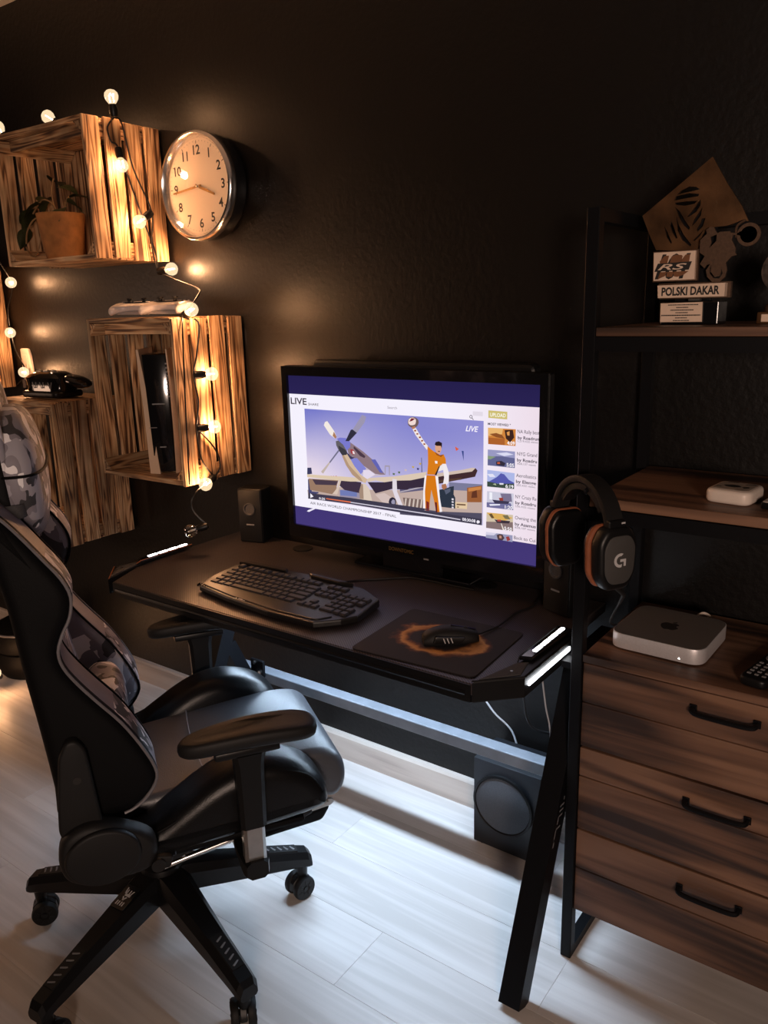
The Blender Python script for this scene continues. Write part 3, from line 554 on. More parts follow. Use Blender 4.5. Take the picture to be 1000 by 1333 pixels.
E8 = lamp((-1.906, -0.185, 1.312), (0.35, 0.85, 0.0), 1.6)
E9 = lamp((-1.906, -0.190, 1.148), (0.35, 0.85, 0.0), 1.2)
E10 = lamp((-1.912, -0.235, 0.972), (0.3, -0.9, -0.2), 1.2)
E11 = lamp((-1.925, -0.30, 0.832), (-0.6, -0.6, -0.2), 0.0, False)
E12 = lamp((-3.165, -0.07, 1.632), (0.8, -0.5, 0.05), 1.0)
E13 = lamp((-3.222, -0.07, 1.436), (0.8, -0.5, -0.2), 1.0)
E14 = lamp((-3.16, -0.07, 1.276), (0.75, -0.6, 0.1), 0.9)
E15 = lamp((-3.045, -0.43, 0.100), (0.5, -0.5, 0.6), 1.0)
def cord(pts, n=5):
    b = NB(); tube(b, spline([tuple(p) for p in pts], n, False), 0.0026, 6); obj('cord', b, M['black_plastic'], SL)
cord([(-3.2, -0.22, 2.085), E1, (-2.75, -0.16, 2.093), E2, (-2.42, -0.16, 2.093), (-2.27, -0.19, 2.092), E3])
cord([E3, (-2.252, -0.215, 2.06), (-2.250, -0.21, 2.02), E4, (-2.250, -0.15, 1.90), (-2.249, -0.11, 1.78), (-2.247, -0.08, 1.70), E6])
cord([E3, (-2.252, -0.16, 2.075), (-2.250, -0.135, 1.95), E5, (-2.249, -0.09, 1.72), E6])
cord([E6, (-2.17, -0.07, 1.605), (-2.03, -0.10, 1.572), (-1.955, -0.17, 1.545), E7, (-1.928, -0.20, 1.47), (-1.927, -0.215, 1.38), E8, (-1.927, -0.225, 1.23), E9, (-1.927, -0.232, 1.05), E10])
cord([E9, (-1.924, -0.18, 1.08), (-1.923, -0.16, 1.02), E10, (-1.92, -0.275, 0.95), (-1.922, -0.29, 0.90), E11])
cord([E7, (-1.925, -0.265, 1.46), (-1.92, -0.285, 1.2), (-1.925, -0.29, 0.98)])
cord([E1, (-3.05, -0.20, 1.95), (-3.2, -0.10, 1.75), E12, (-3.25, -0.05, 1.53), E13, (-3.25, -0.04, 1.36), E14, (-3.26, -0.05, 1.22)])
cord([(-3.4, -0.42, 0.02), (-3.25, -0.40, 0.004), E15])

# ------------------------------------------------------------------ plant in the long crate
pl = thing('potted_plant', 'potted plant with dark leaves in an ochre pot inside the long crate', 'plant', (-2.60, -0.185, 1.6845))
b = NB(); lathe(b, [(0.058, 0), (0.060, 0.004), (0.079, 0.148), (0.080, 0.152), (0.073, 0.152), (0.071, 0.135), (0.0005, 0.134)], 32); obj('pot', b, M['terracotta'], pl)
b = NB(); lathe(b, [(0.070, 0.134), (0.068, 0.140), (0.03, 0.144), (0.0005, 0.145)], 20); obj('soil', b, M['soil'], pl)
leaf_me = None
def leaf_mesh():
    t = NB(); rows = 9; rings = []
    for i in range(rows):
        u = i/(rows-1); w_ = 0.5*math.sin(PI*min(1, u**0.75))**0.9*0.62+0.004
        z = 0.18*u - 0.35*u*u
        rings.append([(u, w_*s, z+0.10*abs(s)*math.sin(PI*u)) for s in (-1, -0.5, 0, 0.5, 1)])
    vs = [[t.verts.new(p) for p in r] for r in rings]
    for a, c_ in zip(vs, vs[1:]):
        for k in range(4): t.faces.new((a[k], a[k+1], c_[k+1], c_[k]))
    bmesh.ops.solidify(t, geom=list(t.faces), thickness=0.012)
    return mesh_of('leaf', t, M['leaf'])
leaf_me = leaf_mesh()
def stem(pts, r=0.003):
    b = NB(); tube(b, spline(pts, 5, False), r, 7); obj('stem', b, M['stem'], pl)
def leaf(p, yaw, pitch, size, roll=0.0):
    o = put('leaf', leaf_me, pl, p); o.rotation_euler = (roll, pitch, yaw); o.scale = (size, size, size)
stem([(0, 0, 0.14), (-0.03, -0.01, 0.19), (-0.07, -0.02, 0.20), (-0.115, -0.03, 0.16)]); stem([(0.01, 0.01, 0.14), (0.02, 0.01, 0.18), (0.045, 0.01, 0.205)])
stem([(-0.02, 0, 0.14), (-0.035, 0, 0.22), (-0.03, 0.01, 0.27)]); stem([(-0.01, -0.02, 0.14), (-0.07, -0.05, 0.14), (-0.115, -0.06, 0.10), (-0.13, -0.06, 0.06)])
stem([(-0.135, -0.06, 0.05), (-0.11, -0.062, 0.02), (-0.085, -0.055, 0.022), (-0.07, -0.045, 0.06), (-0.055, -0.04, 0.13)], 0.0022)
for p, yw, pt, sz, rl in (((-0.10, -0.03, 0.175), 3.3, 0.75, 0.105, 0.2), ((-0.05, -0.02, 0.20), 2.7, 0.2, 0.095, -0.3), ((-0.03, 0.0, 0.26), 2.2, -0.1, 0.10, 0.4), ((-0.02, 0.01, 0.24), 0.4, 0.2, 0.085, 0.3),
                          ((0.03, 0.01, 0.19), 0.2, 0.4, 0.08, -0.5), ((0.02, 0.0, 0.17), -0.9, 0.5, 0.08, 0.2), ((-0.06, -0.03, 0.19), 4.2, 0.6, 0.085, 0.1), ((-0.115, -0.05, 0.11), 3.6, 0.9, 0.08, 0.6),
                          ((0.04, 0.01, 0.2), 1.3, -0.2, 0.075, 0.2), ((-0.09, -0.02, 0.20), 1.9, -0.3, 0.08, 0.1)):
    leaf(p, yw, pt, sz, rl)

# ------------------------------------------------------------------ games console standing in the upright crate
con = thing('games_console', 'white and black games console standing upright inside a wooden crate', 'console', (-2.172, -0.160, 0.9885), 0.72)
b = NB(); prism(b, [(-0.030, 0.004), (0.034, 0.004), (0.036, 0.384), (-0.040, 0.384)], -0.105, 0.105, 'xz', 0.004, 2); obj('core', b, M['gloss_black'], con)
for s in (-1, 1):
    b = NB(); rings = []
    for k in range(15):
        u = k/14; z = 0.0 + 0.400*u
        wid = 0.006 + 0.036*(1-u)**1.15 if s < 0 else 0.006+0.012*(1-u)
        inner = s*(0.032+0.011*u) if s < 0 else 0.038
        outer = inner + s*wid if s < 0 else inner+wid*0.6
        dep = 0.118 - 0.02*math.sin(PI*u)
        if s < 0: inner = -0.012 - 0.034*u**0.9; outer = inner - 0.007 - 0.028*(1-u)**0.9
        rings.append([(inner, -dep, z), (outer, -dep+0.016*(1-u), z), (outer-s*0.002 if s > 0 else outer+0.002, dep-0.01, z), (inner, dep, z)])
    loft(b, rings); obj('side_shell', b, M['shell_white'], con, angle=50)
b = NB(); box2(b, (-0.036, -0.1075, 0.15), (-0.012, -0.1055, 0.152)); box2(b, (-0.02, -0.1075, 0.225), (0.02, -0.1055, 0.229)); box2(b, (-0.008, -0.107, 0.085), (0.012, -0.1055, 0.089)); obj('front_slots', b, M['dim_print'], con)
b = NB()
for k in range(9): box(b, (0.0345, -0.1065, 0.25+k*0.013), (0.006, 0.003, 0.005))
obj('vent_fins', b, M['dim_print'], con)

# ------------------------------------------------------------------ two gamepads on the upright crate
def gamepad(label, loc, rz):
    g = thing('gamepad', label, 'controller', loc, rz, 'gamepads on the upright crate')
    b = NB(); out = spline([(-0.052, 0.034), (0, 0.036), (0.052, 0.034), (0.074, 0.022), (0.080, -0.004), (0.084, -0.042), (0.074, -0.060), (0.060, -0.054), (0.046, -0.030), (0.026, -0.022), (-0.026, -0.022), (-0.046, -0.030), (-0.060, -0.054), (-0.074, -0.060), (-0.084, -0.042), (-0.080, -0.004), (-0.074, 0.022)], 3)
    ring_loft_prism(b, out, 0.017, 0.044, 'xy', 0.012, 4)
    for v in b.verts: v.co.z -= max(0.0, -v.co.y-0.012)*0.34
    obj('shell', b, M['pad_white'], g)
    b = NB(); prism(b, rounded([(-0.050, 0.030), (0.050, 0.030), (0.060, -0.005), (0.040, -0.018), (-0.040, -0.018), (-0.060, -0.005)], 0.01), 0.042, 0.0455, 'xy', 0.001, 1); obj('centre_panel', b, M['black_plastic'], g)
    b = NB(); prism(b, rounded([(-0.026, 0.032), (0.026, 0.032), (0.022, 0.004), (-0.022, 0.004)], 0.004), 0.043, 0.047, 'xy', 0.001, 1); obj('touchpad', b, M['pad_white'], g)
    for s in (-1, 1):
        b = NB(); lathe(b, [(0.006, 0.044), (0.005, 0.052), (0.0095, 0.054), (0.010, 0.058), (0.007, 0.057), (0.0005, 0.056)], 16, (s*0.028, -0.008, 0)); obj('thumbstick', b, M['soft_black'], g)
        b = NB(); box(b, (s*0.054, 0.037, 0.030), (0.026, 0.014, 0.016), 0.005, 2); obj('trigger', b, M['black_plastic'], g)
    b = NB(); prism(b, [(-0.004, -0.013), (0.004, -0.013), (0.004, -0.004), (0.013, -0.004), (0.013, 0.004), (0.004, 0.004), (0.004, 0.013), (-0.004, 0.013), (-0.004, 0.004), (-0.013, 0.004), (-0.013, -0.004), (-0.004, -0.004)], 0, 0.004, 'xy'); obj('direction_pad', b, M['dim_print'], g, (-0.056, 0.012, 0.0435))
    b = NB()
    for k in range(4): cyl(b, (0.056+0.009*math.cos(k*PI/2), 0.012+0.009*math.sin(k*PI/2), 0.043), (0.056+0.009*math.cos(k*PI/2), 0.012+0.009*math.sin(k*PI/2), 0.047), 0.0036, seg=10)
    obj('action_buttons', b, M['dim_print'], g)
    return g
gamepad('white gamepad on the upright crate, the left one of the pair, farther from the bulb', (-2.252, -0.165, 1.4905), 0.30)
gamepad('white gamepad on the upright crate, the right one beside the bulb', (-2.065, -0.190, 1.4905), 0.22)

# ------------------------------------------------------------------ black gadget on the low crate and the wall switch
gd = thing('gadget', 'black glossy domed gadget with chrome slashes on top of the low crate', 'gadget', (-2.80, -0.165, 1.2035), 0.12)
b = NB(); ring_loft_prism(b, rounded([(-0.105, -0.07), (0.085, -0.07), (0.105, 0.05), (-0.095, 0.06)], 0.02), 0.0, 0.024, 'xy', 0.008); obj('base', b, M['black_plastic'], gd)
b = NB(); rings = []
for z, k in ((0.022, 0.98), (0.034, 0.95), (0.056, 0.97), (0.072, 1.0), (0.082, 0.86), (0.092, 0.60), (0.096, 0.3)):
    rings.append([(p[0]*k*0.92-0.004, p[1]*k*0.86, z) for p in spline([(-0.10, -0.055), (0.0, -0.066), (0.095, -0.055), (0.10, 0.04), (0.0, 0.055), (-0.10, 0.045)], 4)])
loft(b, rings); obj('dome', b, M['gloss_black'], gd)
b = NB(); pillow(b, (0.115, 0.01, 0.058), (0.065, 0.042, 0.021), 2.2, rot=RY(0.22)); obj('tail', b, M['gloss_black'], gd)
for k, x in enumerate((-0.035, 0.005, 0.05)):
    for s in (-1, 1):
        b = NB(); box(b, (x+s*0.006, -0.0585, 0.046), (0.0018, 0.0024, 0.024), rot=RY(s*0.32)); o = obj('chrome_slash', b, M['dim_print'], gd, smooth=False)
for k, (x, y) in enumerate(((-0.05, -0.02), (-0.005, -0.025), (0.03, -0.02))):
    b = NB(); tube(b, spline([(x-0.024, y, 0.082), (x-0.01, y, 0.096), (x+0.012, y, 0.097), (x+0.026, y, 0.086)], 4, False), 0.0032, 8); obj('ridge', b, M['steel'], gd)
b = NB(); box(b, (-0.088, -0.060, 0.05), (0.018, 0.003, 0.032), 0.001, 1); obj('label_plate', b, M['bronze2'], gd)
ws = thing('wall_switch', 'white plastic plate on the dark wall above the low crate', 'switch', (-3.232, -0.001, 1.300))
b = NB(); prism(b, rounded([(-0.033, -0.068), (0.040, -0.068), (0.036, 0.040), (0.024, 0.068), (-0.033, 0.068)], 0.008), -0.012, 0, 'xz', 0.003, 2); obj('plate', b, M['white'], ws)
b = NB(); box(b, (0.0, -0.0135, 0.0), (0.036, 0.004, 0.085), 0.0015, 1); obj('rocker', b, M['white'], ws)

# ------------------------------------------------------------------ gaming desk
DT = 0.75
desk = thing('gaming_desk', 'black gaming desk with ribbed carbon-look top and white light strips at its ends', 'desk', (-1.345, -0.30, 0))
DX, DY = 1.345, 0.30                                       # world -> desk: add
def dk(x, y): return (x+DX, y+DY)
top = [dk(-1.93, -0.597), dk(-0.742, -0.597), dk(-0.706, -0.472), dk(-0.682, -0.30), dk(-0.682, -0.012), dk(-2.008, -0.012), dk(-2.008, -0.30), dk(-1.984, -0.472)]
b = NB(); prism(b, top, DT-0.026, DT, 'xy', 0.002, 1); obj('desktop', b, M['carbon'], desk, smooth=False)
b = NB()
tube(b, [(p[0], p[1], DT-0.022) for p in (dk(-1.915, -0.5985), dk(-0.755, -0.5985))], 0.006, 8)
box2(b, (*dk(-1.928, -0.6005), DT-0.028), (*dk(-0.744, -0.5973), DT-0.0015)); box2(b, (*dk(-1.92, -0.588), DT-0.048), (*dk(-0.75, -0.565), DT-0.0265)); obj('front_edge_trim', b, M['black_plastic'], desk)
def end_module(s):
    """corner block with screw hole, raised inner light bar and outer light bar; s = +1 at the right end"""
    mx = lambda x, y: ((x+DX)*s, y+DY)
    rt_ = lambda pts: [mx(*p) for p in pts]
    b = NB()
    prism(b, rt_([(-0.7405, -0.599), (-0.661, -0.520), (-0.659, -0.275), (-0.680, -0.262), (-0.6805, -0.30), (-0.7045, -0.472)]), DT-0.042, DT+0.006, 'xy', 0.003, 2)
    m = obj('end_block', b, M['black_plastic'], desk, smooth=False)
    b = NB(); prism(b, rt_([(-0.733, -0.586), (-0.672, -0.516), (-0.684, -0.455), (-0.703, -0.47)]), DT+0.004, DT+0.0085, 'xy', 0.001, 1); obj('cover_plate', b, M['strap'], desk, smooth=False)
    b = NB(); c_ = mx(-0.694, -0.515); cyl(b, (*c_, DT+0.0085), (*c_, DT+0.0092), 0.0035, seg=12); obj('screw_hole', b, M['gloss_black'], desk)
    # inner raised bar along the side
    b = NB(); prism(b, rt_([(-0.706, -0.455), (-0.680, -0.445), (-0.672, -0.252), (-0.706, -0.252)]), DT+0.0065, DT+0.016, 'xy', 0.003, 2); obj('light_housing', b, M['gloss_black'], desk, smooth=False)
    for k in range(4):
        y = -0.415 + k*0.040; b = NB(); x = (-0.690+DX)*s
        box(b, (x, y+0.017+DY, DT+0.0165), (0.010, 0.033, 0.003), 0.001, 1); obj('light_segment', b, M['led'], desk)
    for k in range(5):                                     # outer bar on the end face
        y = -0.505 + k*0.043; b = NB(); x = (-0.6585+DX)*s
        box(b, (x, y+0.018+DY, DT-0.014), (0.004, 0.039, 0.010), 0.001, 1); obj('light_segment', b, M['led'], desk)
    b = NB(); tube(b, [(*mx(-0.742, -0.597), DT+0.0065), (*mx(-0.660, -0.519), DT+0.0065)], 0.0016, 6); tube(b, [(*mx(-0.702, -0.47), DT+0.0095), (*mx(-0.706, -0.455), DT+0.016), (*mx(-0.706, -0.254), DT+0.0165)], 0.0014, 6)
    obj('edge_line', b, M['lit_edge' if s < 0 else 'soft_black'], desk)  # left line painted as a lit edge, right line plain black
end_module(1); end_module(-1)
def bar4(b, p0, p1, w, t_, bev=0.003):                      # flat rectangular tube between two points, wide in x
    p0, p1 = Vector(p0), Vector(p1); d = (p1-p0).normalized(); x = Vector((1, 0, 0)); n = d.cross(x).normalized()
    rings = [[p + x*(w/2*i) + n*(t_/2*j) for i, j in ((-1, -1), (1, -1), (1, 1), (-1, 1))] for p in (p0, p1)]
    loft(b, rings)
for x, s in ((0.7045, 1), (-0.415, -1)):                     # lambda-shaped legs
    b = NB(); bar4(b, (x, -0.288, 0.004), (x, 0.022, DT-0.044), 0.050, 0.050)
    ft = obj('front_leg', b, M['black_metal'], desk, smooth=False)
    b = NB(); bar4(b, (x, 0.200, 0.004), (x, -0.036, 0.500), 0.036, 0.042); obj('rear_leg', b, M['black_metal'], desk, smooth=False)
    b = NB(); box2(b, (x-0.018, -0.04, DT-0.042), (x+0.018, 0.20, DT-0.0265)); obj('top_bracket', b, M['black_metal'], desk, smooth=False)
    b = NB(); box(b, (x-s*0.046, 0.044, 0.400), (0.056, 0.010, 0.056), 0.002, 1); br = obj('beam_bracket', b, M['black_metal'], desk, smooth=False)
    for dx, dz in ((-0.012, 0.016), (0.010, -0.014)):
        b = NB(); cyl(b, (x-s*0.050+dx, 0.040, 0.403+dz), (x-s*0.050+dx, 0.034, 0.403+dz), 0.006, seg=10); obj('bolt', b, M['chrome'], br)
b = NB(); box2(b, (-0.500, 0.050, 0.352), (0.686, 0.090, 0.386), 0.003, 2); obj('cross_beam', b, M['grey_metal'], desk, smooth=False)
b = NB(); box2(b, (-0.45, 0.018, DT-0.036), (0.60, 0.042, DT-0.0275)); obj('light_strip', b, M['strip'], desk, smooth=False)
area('under_desk_light', (0.08, 0.030, DT-0.040), (0.08, 0.0, 0.0), 1.05, 0.02, LED_POWER, LED_COLOR, desk)
b = NB()                                                    # worn emblem on the outer face of the right leg
leg_at = lambda u, w: (0.7299, -0.130+u*0.394+w*0.919, 0.372+u*0.919-w*0.394)
for u, w, du, dw in ((0.055, 0.004, 0.008, 0.004), (0.040, -0.008, 0.004, 0.020), (0.028, -0.008, 0.004, 0.020), (0.016, -0.008, 0.004, 0.020), (0.0, -0.010, 0.018, 0.005), (-0.012, -0.010, 0.004, 0.022), (-0.032, -0.012, 0.020, 0.005), (-0.052, -0.010, 0.012, 0.006)):
    t = NB(); t.faces.new([t.verts.new(leg_at(*q)) for q in ((u, w), (u+du, w), (u+du+dw*0.3, w+dw), (u+dw*0.3, w+dw))]); merge(b, t)
obj('leg_emblem', b, M['dim_print'], desk, smooth=False)
for x, y in ((-1.672, -0.062), (-1.002, -0.066)):           # round cable grommets at the back
    b = NB(); lathe(b, [(0.020, 0.0), (0.032, 0.0), (0.033, 0.003), (0.030, 0.0045), (0.021, 0.004), (0.0005, 0.0035)], 28, (*dk(x, y), DT+0.0002)); obj('cable_grommet', b, M['soft_black'], desk)

# ------------------------------------------------------------------ monitor
mon = thing('monitor', 'large black monitor on the desk showing a video page', 'monitor', (-1.2355, -0.12, DT))
W, H, ZB = 0.819, 0.458, 0.1025                             # picture size, height of its lower edge over the desk
b = NB(); t = NB()
prism(b, rounded([(-W/2-0.021, ZB-0.040), (W/2+0.022, ZB-0.040), (W/2+0.022, ZB+H+0.028), (-W/2-0.021, ZB+H+0.028)], 0.008), 0.004, 0.030, 'xz', 0.003, 2); obj('bezel_back', b, M['black_plastic'], mon, smooth=False)
V, F = plate([(-W/2-0.020, ZB-0.039), (W/2+0.021, ZB-0.039), (W/2+0.021, ZB+H+0.027), (-W/2-0.020, ZB+H+0.027)], [[(-W/2, ZB), (W/2, ZB), (W/2, ZB+H), (-W/2, ZB+H)]], 0.010)
b = NB(); add_vf(b, V, F, lambda a, c_, d: (a, d-0.001, c_)); obj('bezel', b, M['gloss_black'], mon, smooth=False)
b = NB(); prism(b, rounded([(-W/2+0.07, ZB-0.01), (W/2-0.03, ZB-0.01), (W/2-0.03, ZB+H+0.046), (-W/2+0.07, ZB+H+0.046)], 0.02), 0.030, 0.072, 'xz', 0.01, 2); obj('rear_housing', b, M['black_plastic'], mon, smooth=False)
b = NB(); box2(b, (-0.10, 0.032, 0.006), (0.10, 0.050, ZB+0.02), 0.003, 1); box2(b, (-0.20, 0.024, 0.0008), (0.20, 0.098, 0.010), 0.003, 2); obj('stand', b, M['gloss_black'], mon, smooth=False)
b = NB(); text(b, 'DOWNTOMIC', 0.0105, 0.084, bold=0.02, at=lambda x, y, z: (x-0.047, -0.0066, y+ZB-0.026)); obj('brand_lettering', b, M['brass'], mon, smooth=False)
b = NB(); box(b, (W/2-0.33, -0.0066, ZB-0.034), (0.016, 0.001, 0.004)); obj('badge', b, M['dim_print'], mon, smooth=False)
# the lit picture: flat coloured shapes, one layer over the other by a hundredth of a millimetre
NV = []; NF = []; NC = []; layer = [0]
def spoly(col, pts):
    y = 0.0030 - layer[0]*0.000009; layer[0] += 1; i = len(NV)
    cols = col if isinstance(col, list) else [col]*len(pts)
    for (s_, t_), c_ in zip(pts, cols): NV.append((s_/1000-W/2, y, ZB+H-t_/1000)); NC.append((*lin(*c_), 1))
    NF.append(tuple(range(i, i+len(pts))))
def sgrid(x0, t0, x1, t1, f, nx=10, ny=6):
    for i in range(nx):
        for j in range(ny):
            q = [(x0+(x1-x0)*(i+a)/nx, t0+(t1-t0)*(j+c_)/ny) for a, c_ in ((0, 0), (1, 0), (1, 1), (0, 1))]
            spoly([f((p[0]-x0)/(x1-x0), (p[1]-t0)/(t1-t0)) for p in q], q); layer[0] -= 1
    layer[0] += 1
mixc = lambda a, c_, t_: tuple(p+(q-p)*max(0, min(1, t_)) for p, q in zip(a, c_))
sgrid(0, 0, 819, 458, lambda u, v: mixc((36, 30, 74), (66, 54, 116), v*1.1), 2, 6)
sgrid(0, 55, 819, 401, lambda u, v: mixc((240, 236, 248), (232, 214, 226), (u-0.7)*3), 8, 2)
sky = lambda u, v: mixc(mixc((112, 116, 196), (140, 138, 205), u), mixc((228, 214, 228), (196, 190, 224), u), v*1.35-0.05+0.18*math.sin(5*u+3*v))
sgrid(58, 97, 662, 372, sky, 14, 9)
for col, pts in SCREEN_POLYS: spoly(col, pts)
for body, x, t_, w_, h_, col, bo, sh in SCREEN_TEXT:
    V, F, tw = text_tris(body, 0.018 if bo else 0.0, sh); sy_ = h_/0.70; sx_ = w_/tw; i = len(NV); y = 0.0030 - layer[0]*0.000009; layer[0] += 1
    for v in V: NV.append(((x+v[0]*sx_)/1000-W/2, y, ZB+H-(t_-v[1]*sy_)/1000)); NC.append((*lin(*col), 1))
    NF += [tuple(i+k for k in f) for f in F]
# magnifier on the search field
x, t_ = 626, 88
for k in range(10):
    a0, a1 = 2*PI*k/10, 2*PI*(k+1)/10; spoly((60, 52, 66), [(x+4.5*math.cos(a0), t_+4.5*math.sin(a0)), (x+4.5*math.cos(a1), t_+4.5*math.sin(a1)), (x+3*math.cos(a1), t_+3*math.sin(a1)), (x+3*math.cos(a0), t_+3*math.sin(a0))]); layer[0] -= 1
spoly((60, 52, 66), [(x+3, t_+2), (x+8, t_+7), (x+7, t_+8.4), (x+2, t_+3.4)])
me = bpy.data.meshes.new('screen'); me.from_pydata(NV, [], NF); at_ = me.color_attributes.new('Col', 'FLOAT_COLOR', 'POINT')
at_.data.foreach_set('color', [c_ for q in NC for c_ in q]); me.materials.append(M['screen'])
put('screen', me, mon)

# ------------------------------------------------------------------ speakers and subwoofer
def speaker(label, loc, rz, w, h, d):
    s = thing('desk_speaker', label, 'speaker', loc, rz, 'small desk speakers')
    b = NB(); box2(b, (-w/2, 0, 0), (w/2, d, h), 0.006, 3); obj('cabinet', b, M['black_plastic'], s)
    b = NB(); box2(b, (-w/2+0.003, -0.004, 0.003), (w/2-0.003, 0.004, h-0.003), 0.003, 2); obj('front_panel', b, M['soft_black'], s)
    b = NB(); lathe(b, [(w*0.24, -0.0042), (w*0.24, -0.008), (w*0.20, -0.0085), (w*0.17, -0.004), (w*0.06, -0.003), (0.0003, -0.006)], 28, (0, 0, h*0.63), 'y'); obj('driver', b, M['strap'], s)
    b = NB(); box(b, (0, -0.0046, h*0.34), (w*0.32, 0.001, 0.0045)); obj('badge', b, M['dim_print'], s)
    return s
speaker('small black speaker left of the monitor below the crate', (-1.868, -0.095, DT+0.0003), 0.30, 0.088, 0.182, 0.075)
speaker('small black speaker right of the monitor, half hidden in the dark by the shelf post', (-0.758, -0.150, DT+0.0003), -0.35, 0.088, 0.182, 0.075)
sub = thing('subwoofer', 'black square subwoofer with a round grey grille on the floor under the desk', 'speaker', (-0.885, -0.155, 0))
b = NB(); box2(b, (-0.102, 0, 0.008), (0.102, 0.132, 0.276), 0.004, 2); obj('cabinet', b, M['sub_box'], sub)
b = NB(); lathe(b, [(0.084, 0.0), (0.090, -0.004), (0.090, -0.012), (0.084, -0.014), (0.081, -0.010)], 48, (-0.006, 0, 0.160), 'y'); obj('grille_ring', b, M['black_plastic'], sub)
b = NB(); lathe(b, [(0.083, -0.004), (0.082, -0.011), (0.055, -0.0155), (0.0005, -0.017)], 48, (-0.006, 0, 0.160), 'y'); obj('grille', b, M['speaker_cone'], sub)
for sx in (-1, 1):
    for sy__ in (0.02, 0.11):
        b = NB(); cyl(b, (sx*0.08, sy__, 0.0005), (sx*0.08, sy__, 0.009), 0.010, seg=12); obj('foot', b, M['soft_black'], sub)

# ------------------------------------------------------------------ keyboard
KX, KY = -1.41, -0.43
kb = thing('keyboard', 'black gaming keyboard with a wide palm rest on the desk', 'keyboard', (KX, KY, DT), 0.0)
k_ = lambda pts: [(x-KX, y-KY) for x, y in pts]
out = k_([(-1.676, -0.352), (-1.655, -0.322), (-1.475, -0.311), (-1.374, -0.309), (-1.225, -0.320), (-1.150, -0.358), (-1.134, -0.470), (-1.156, -0.507), (-1.202, -0.556), (-1.35, -0.560), (-1.505, -0.545), (-1.645, -0.520), (-1.668, -0.47)])
b = NB(); prism(b, out, 0.003, 0.020, 'xy', 0.004, 2)
for v in b.verts:
    if v.co.z > 0.012: v.co.z += max(0, (v.co.y+0.07)*0.055)
obj('case', b, M['kb'], kb, smooth=False)
b = NB(); prism(b, rounded(k_([(-1.652, -0.474), (-1.18, -0.505), (-1.205, -0.545), (-1.35, -0.550), (-1.505, -0.536), (-1.640, -0.512)]), 0.01), 0.018, 0.0235, 'xy', 0.002, 2); obj('palm_rest', b, M['kb'], kb, smooth=False)
b = NB(); prism(b, k_([(-1.42, -0.318), (-1.26, -0.325), (-1.30, -0.339), (-1.40, -0.333)]), 0.018, 0.040, 'xy', 0.003, 1); prism(b, rounded(k_([(-1.665, -0.352), (-1.645, -0.328), (-1.50, -0.318), (-1.49, -0.335), (-1.64, -0.347)]), 0.006), 0.018, 0.038, 'xy', 0.002, 1); obj('rear_ridge', b, M['kb'], kb, smooth=False)
key_me = {}
def key(x, y, z, w):
    k = round(w, 4)
    if k not in key_me:
        t = NB(); h_ = 0.0068
        rings = [[(sx*(w/2-i), sy_*(0.0205/2-j), zz) for sx, sy_ in ((-1, -1), (1, -1), (1, 1), (-1, 1))] for zz, i, j in ((0, 0, 0), (h_*0.55, 0.0008, 0.0008), (h_, 0.0024, 0.0026))]
        loft(t, rings); key_me[k] = mesh_of('key', t, M['key'], False)
    return put('key', key_me[k], kb, (x-KX, y-KY, z))
U = 0.0218
rows = [(-0.358, [1, -0.6, 1, 1, 1, 1, -0.3, 1, 1, 1, 1, -0.3, 1, 1, 1, 1]), (-0.388, [1]*13+[1.9]), (-0.411, [1.4]+[1]*12+[1.5]), (-0.434, [1.7]+[1]*11+[2.2]), (-0.457, [1.25]+[1]*11+[2.65]), (-0.480, [1.25, 1.1, 1.25, 5.6, 1.25, 1.1, 1.1, 1.25])]
for r, (y, ws_) in enumerate(rows):
    x = -1.652 + 0.003*r; z = 0.0195 + (y-KY+0.07)*0.055
    for w_ in ws_:
        if w_ < 0: x += -w_*U; continue
        key(x+w_*U/2, y, z, w_*U-0.0026); x += w_*U
    nx = -1.316
    if r == 0: sets = [0, 1, 2]
    elif r in (1, 2): sets = [0, 1, 2]
    elif r == 4: sets = [1]
    elif r == 5: sets = [0, 1, 2]
    else: sets = []
    for q in sets: key(nx+q*U+U/2, y, z, U-0.0026)
    px_ = -1.243
    pad = {1: [1, 1, 1, 1], 2: [1, 1, 1, 1], 3: [1, 1, 1], 4: [1, 1, 1, 1], 5: [2, 1, 1]}.get(r, [])
    for w_ in pad: key(px_+w_*U/2, y, z, w_*U-0.0026); px_ += w_*U
b = NB(); box(b, (-0.052, -0.1135, 0.0236), (0.014, 0.003, 0.0008)); box(b, (-0.042, -0.1155, 0.0236), (0.016, 0.002, 0.0008)); prism(b, [(-0.074, -0.118), (-0.068, -0.110), (-0.064, -0.117), (-0.067, -0.114), (-0.070, -0.1135)], 0.0234, 0.0239, 'xy'); obj('emblem', b, M['silver_print'], kb, smooth=False)
b = NB()
for q in range(3): box(b, (0.135+q*0.022, 0.072, 0.0265), (0.007, 0.003, 0.001))
obj('status_marks', b, M['silver_print'], kb, smooth=False)
b = NB()
for q in range(6): box(b, (-0.248+q*0.010, -0.082, 0.0175), (0.004, 0.016, 0.006), 0.001, 1, RZ(0.4))
obj('side_vents', b, M['gloss_black'], kb, smooth=False)
b = NB(); tube(b, spline([(0.05, 0.112, 0.012), (0.075, 0.20, 0.0035), (0.13, 0.25, 0.0035), (0.18, 0.295, 0.0035), (0.22, 0.312, 0.0035), (0.40, 0.315, 0.0035)], 6, False), 0.0026, 7); obj('cable', b, M['soft_black'], kb)

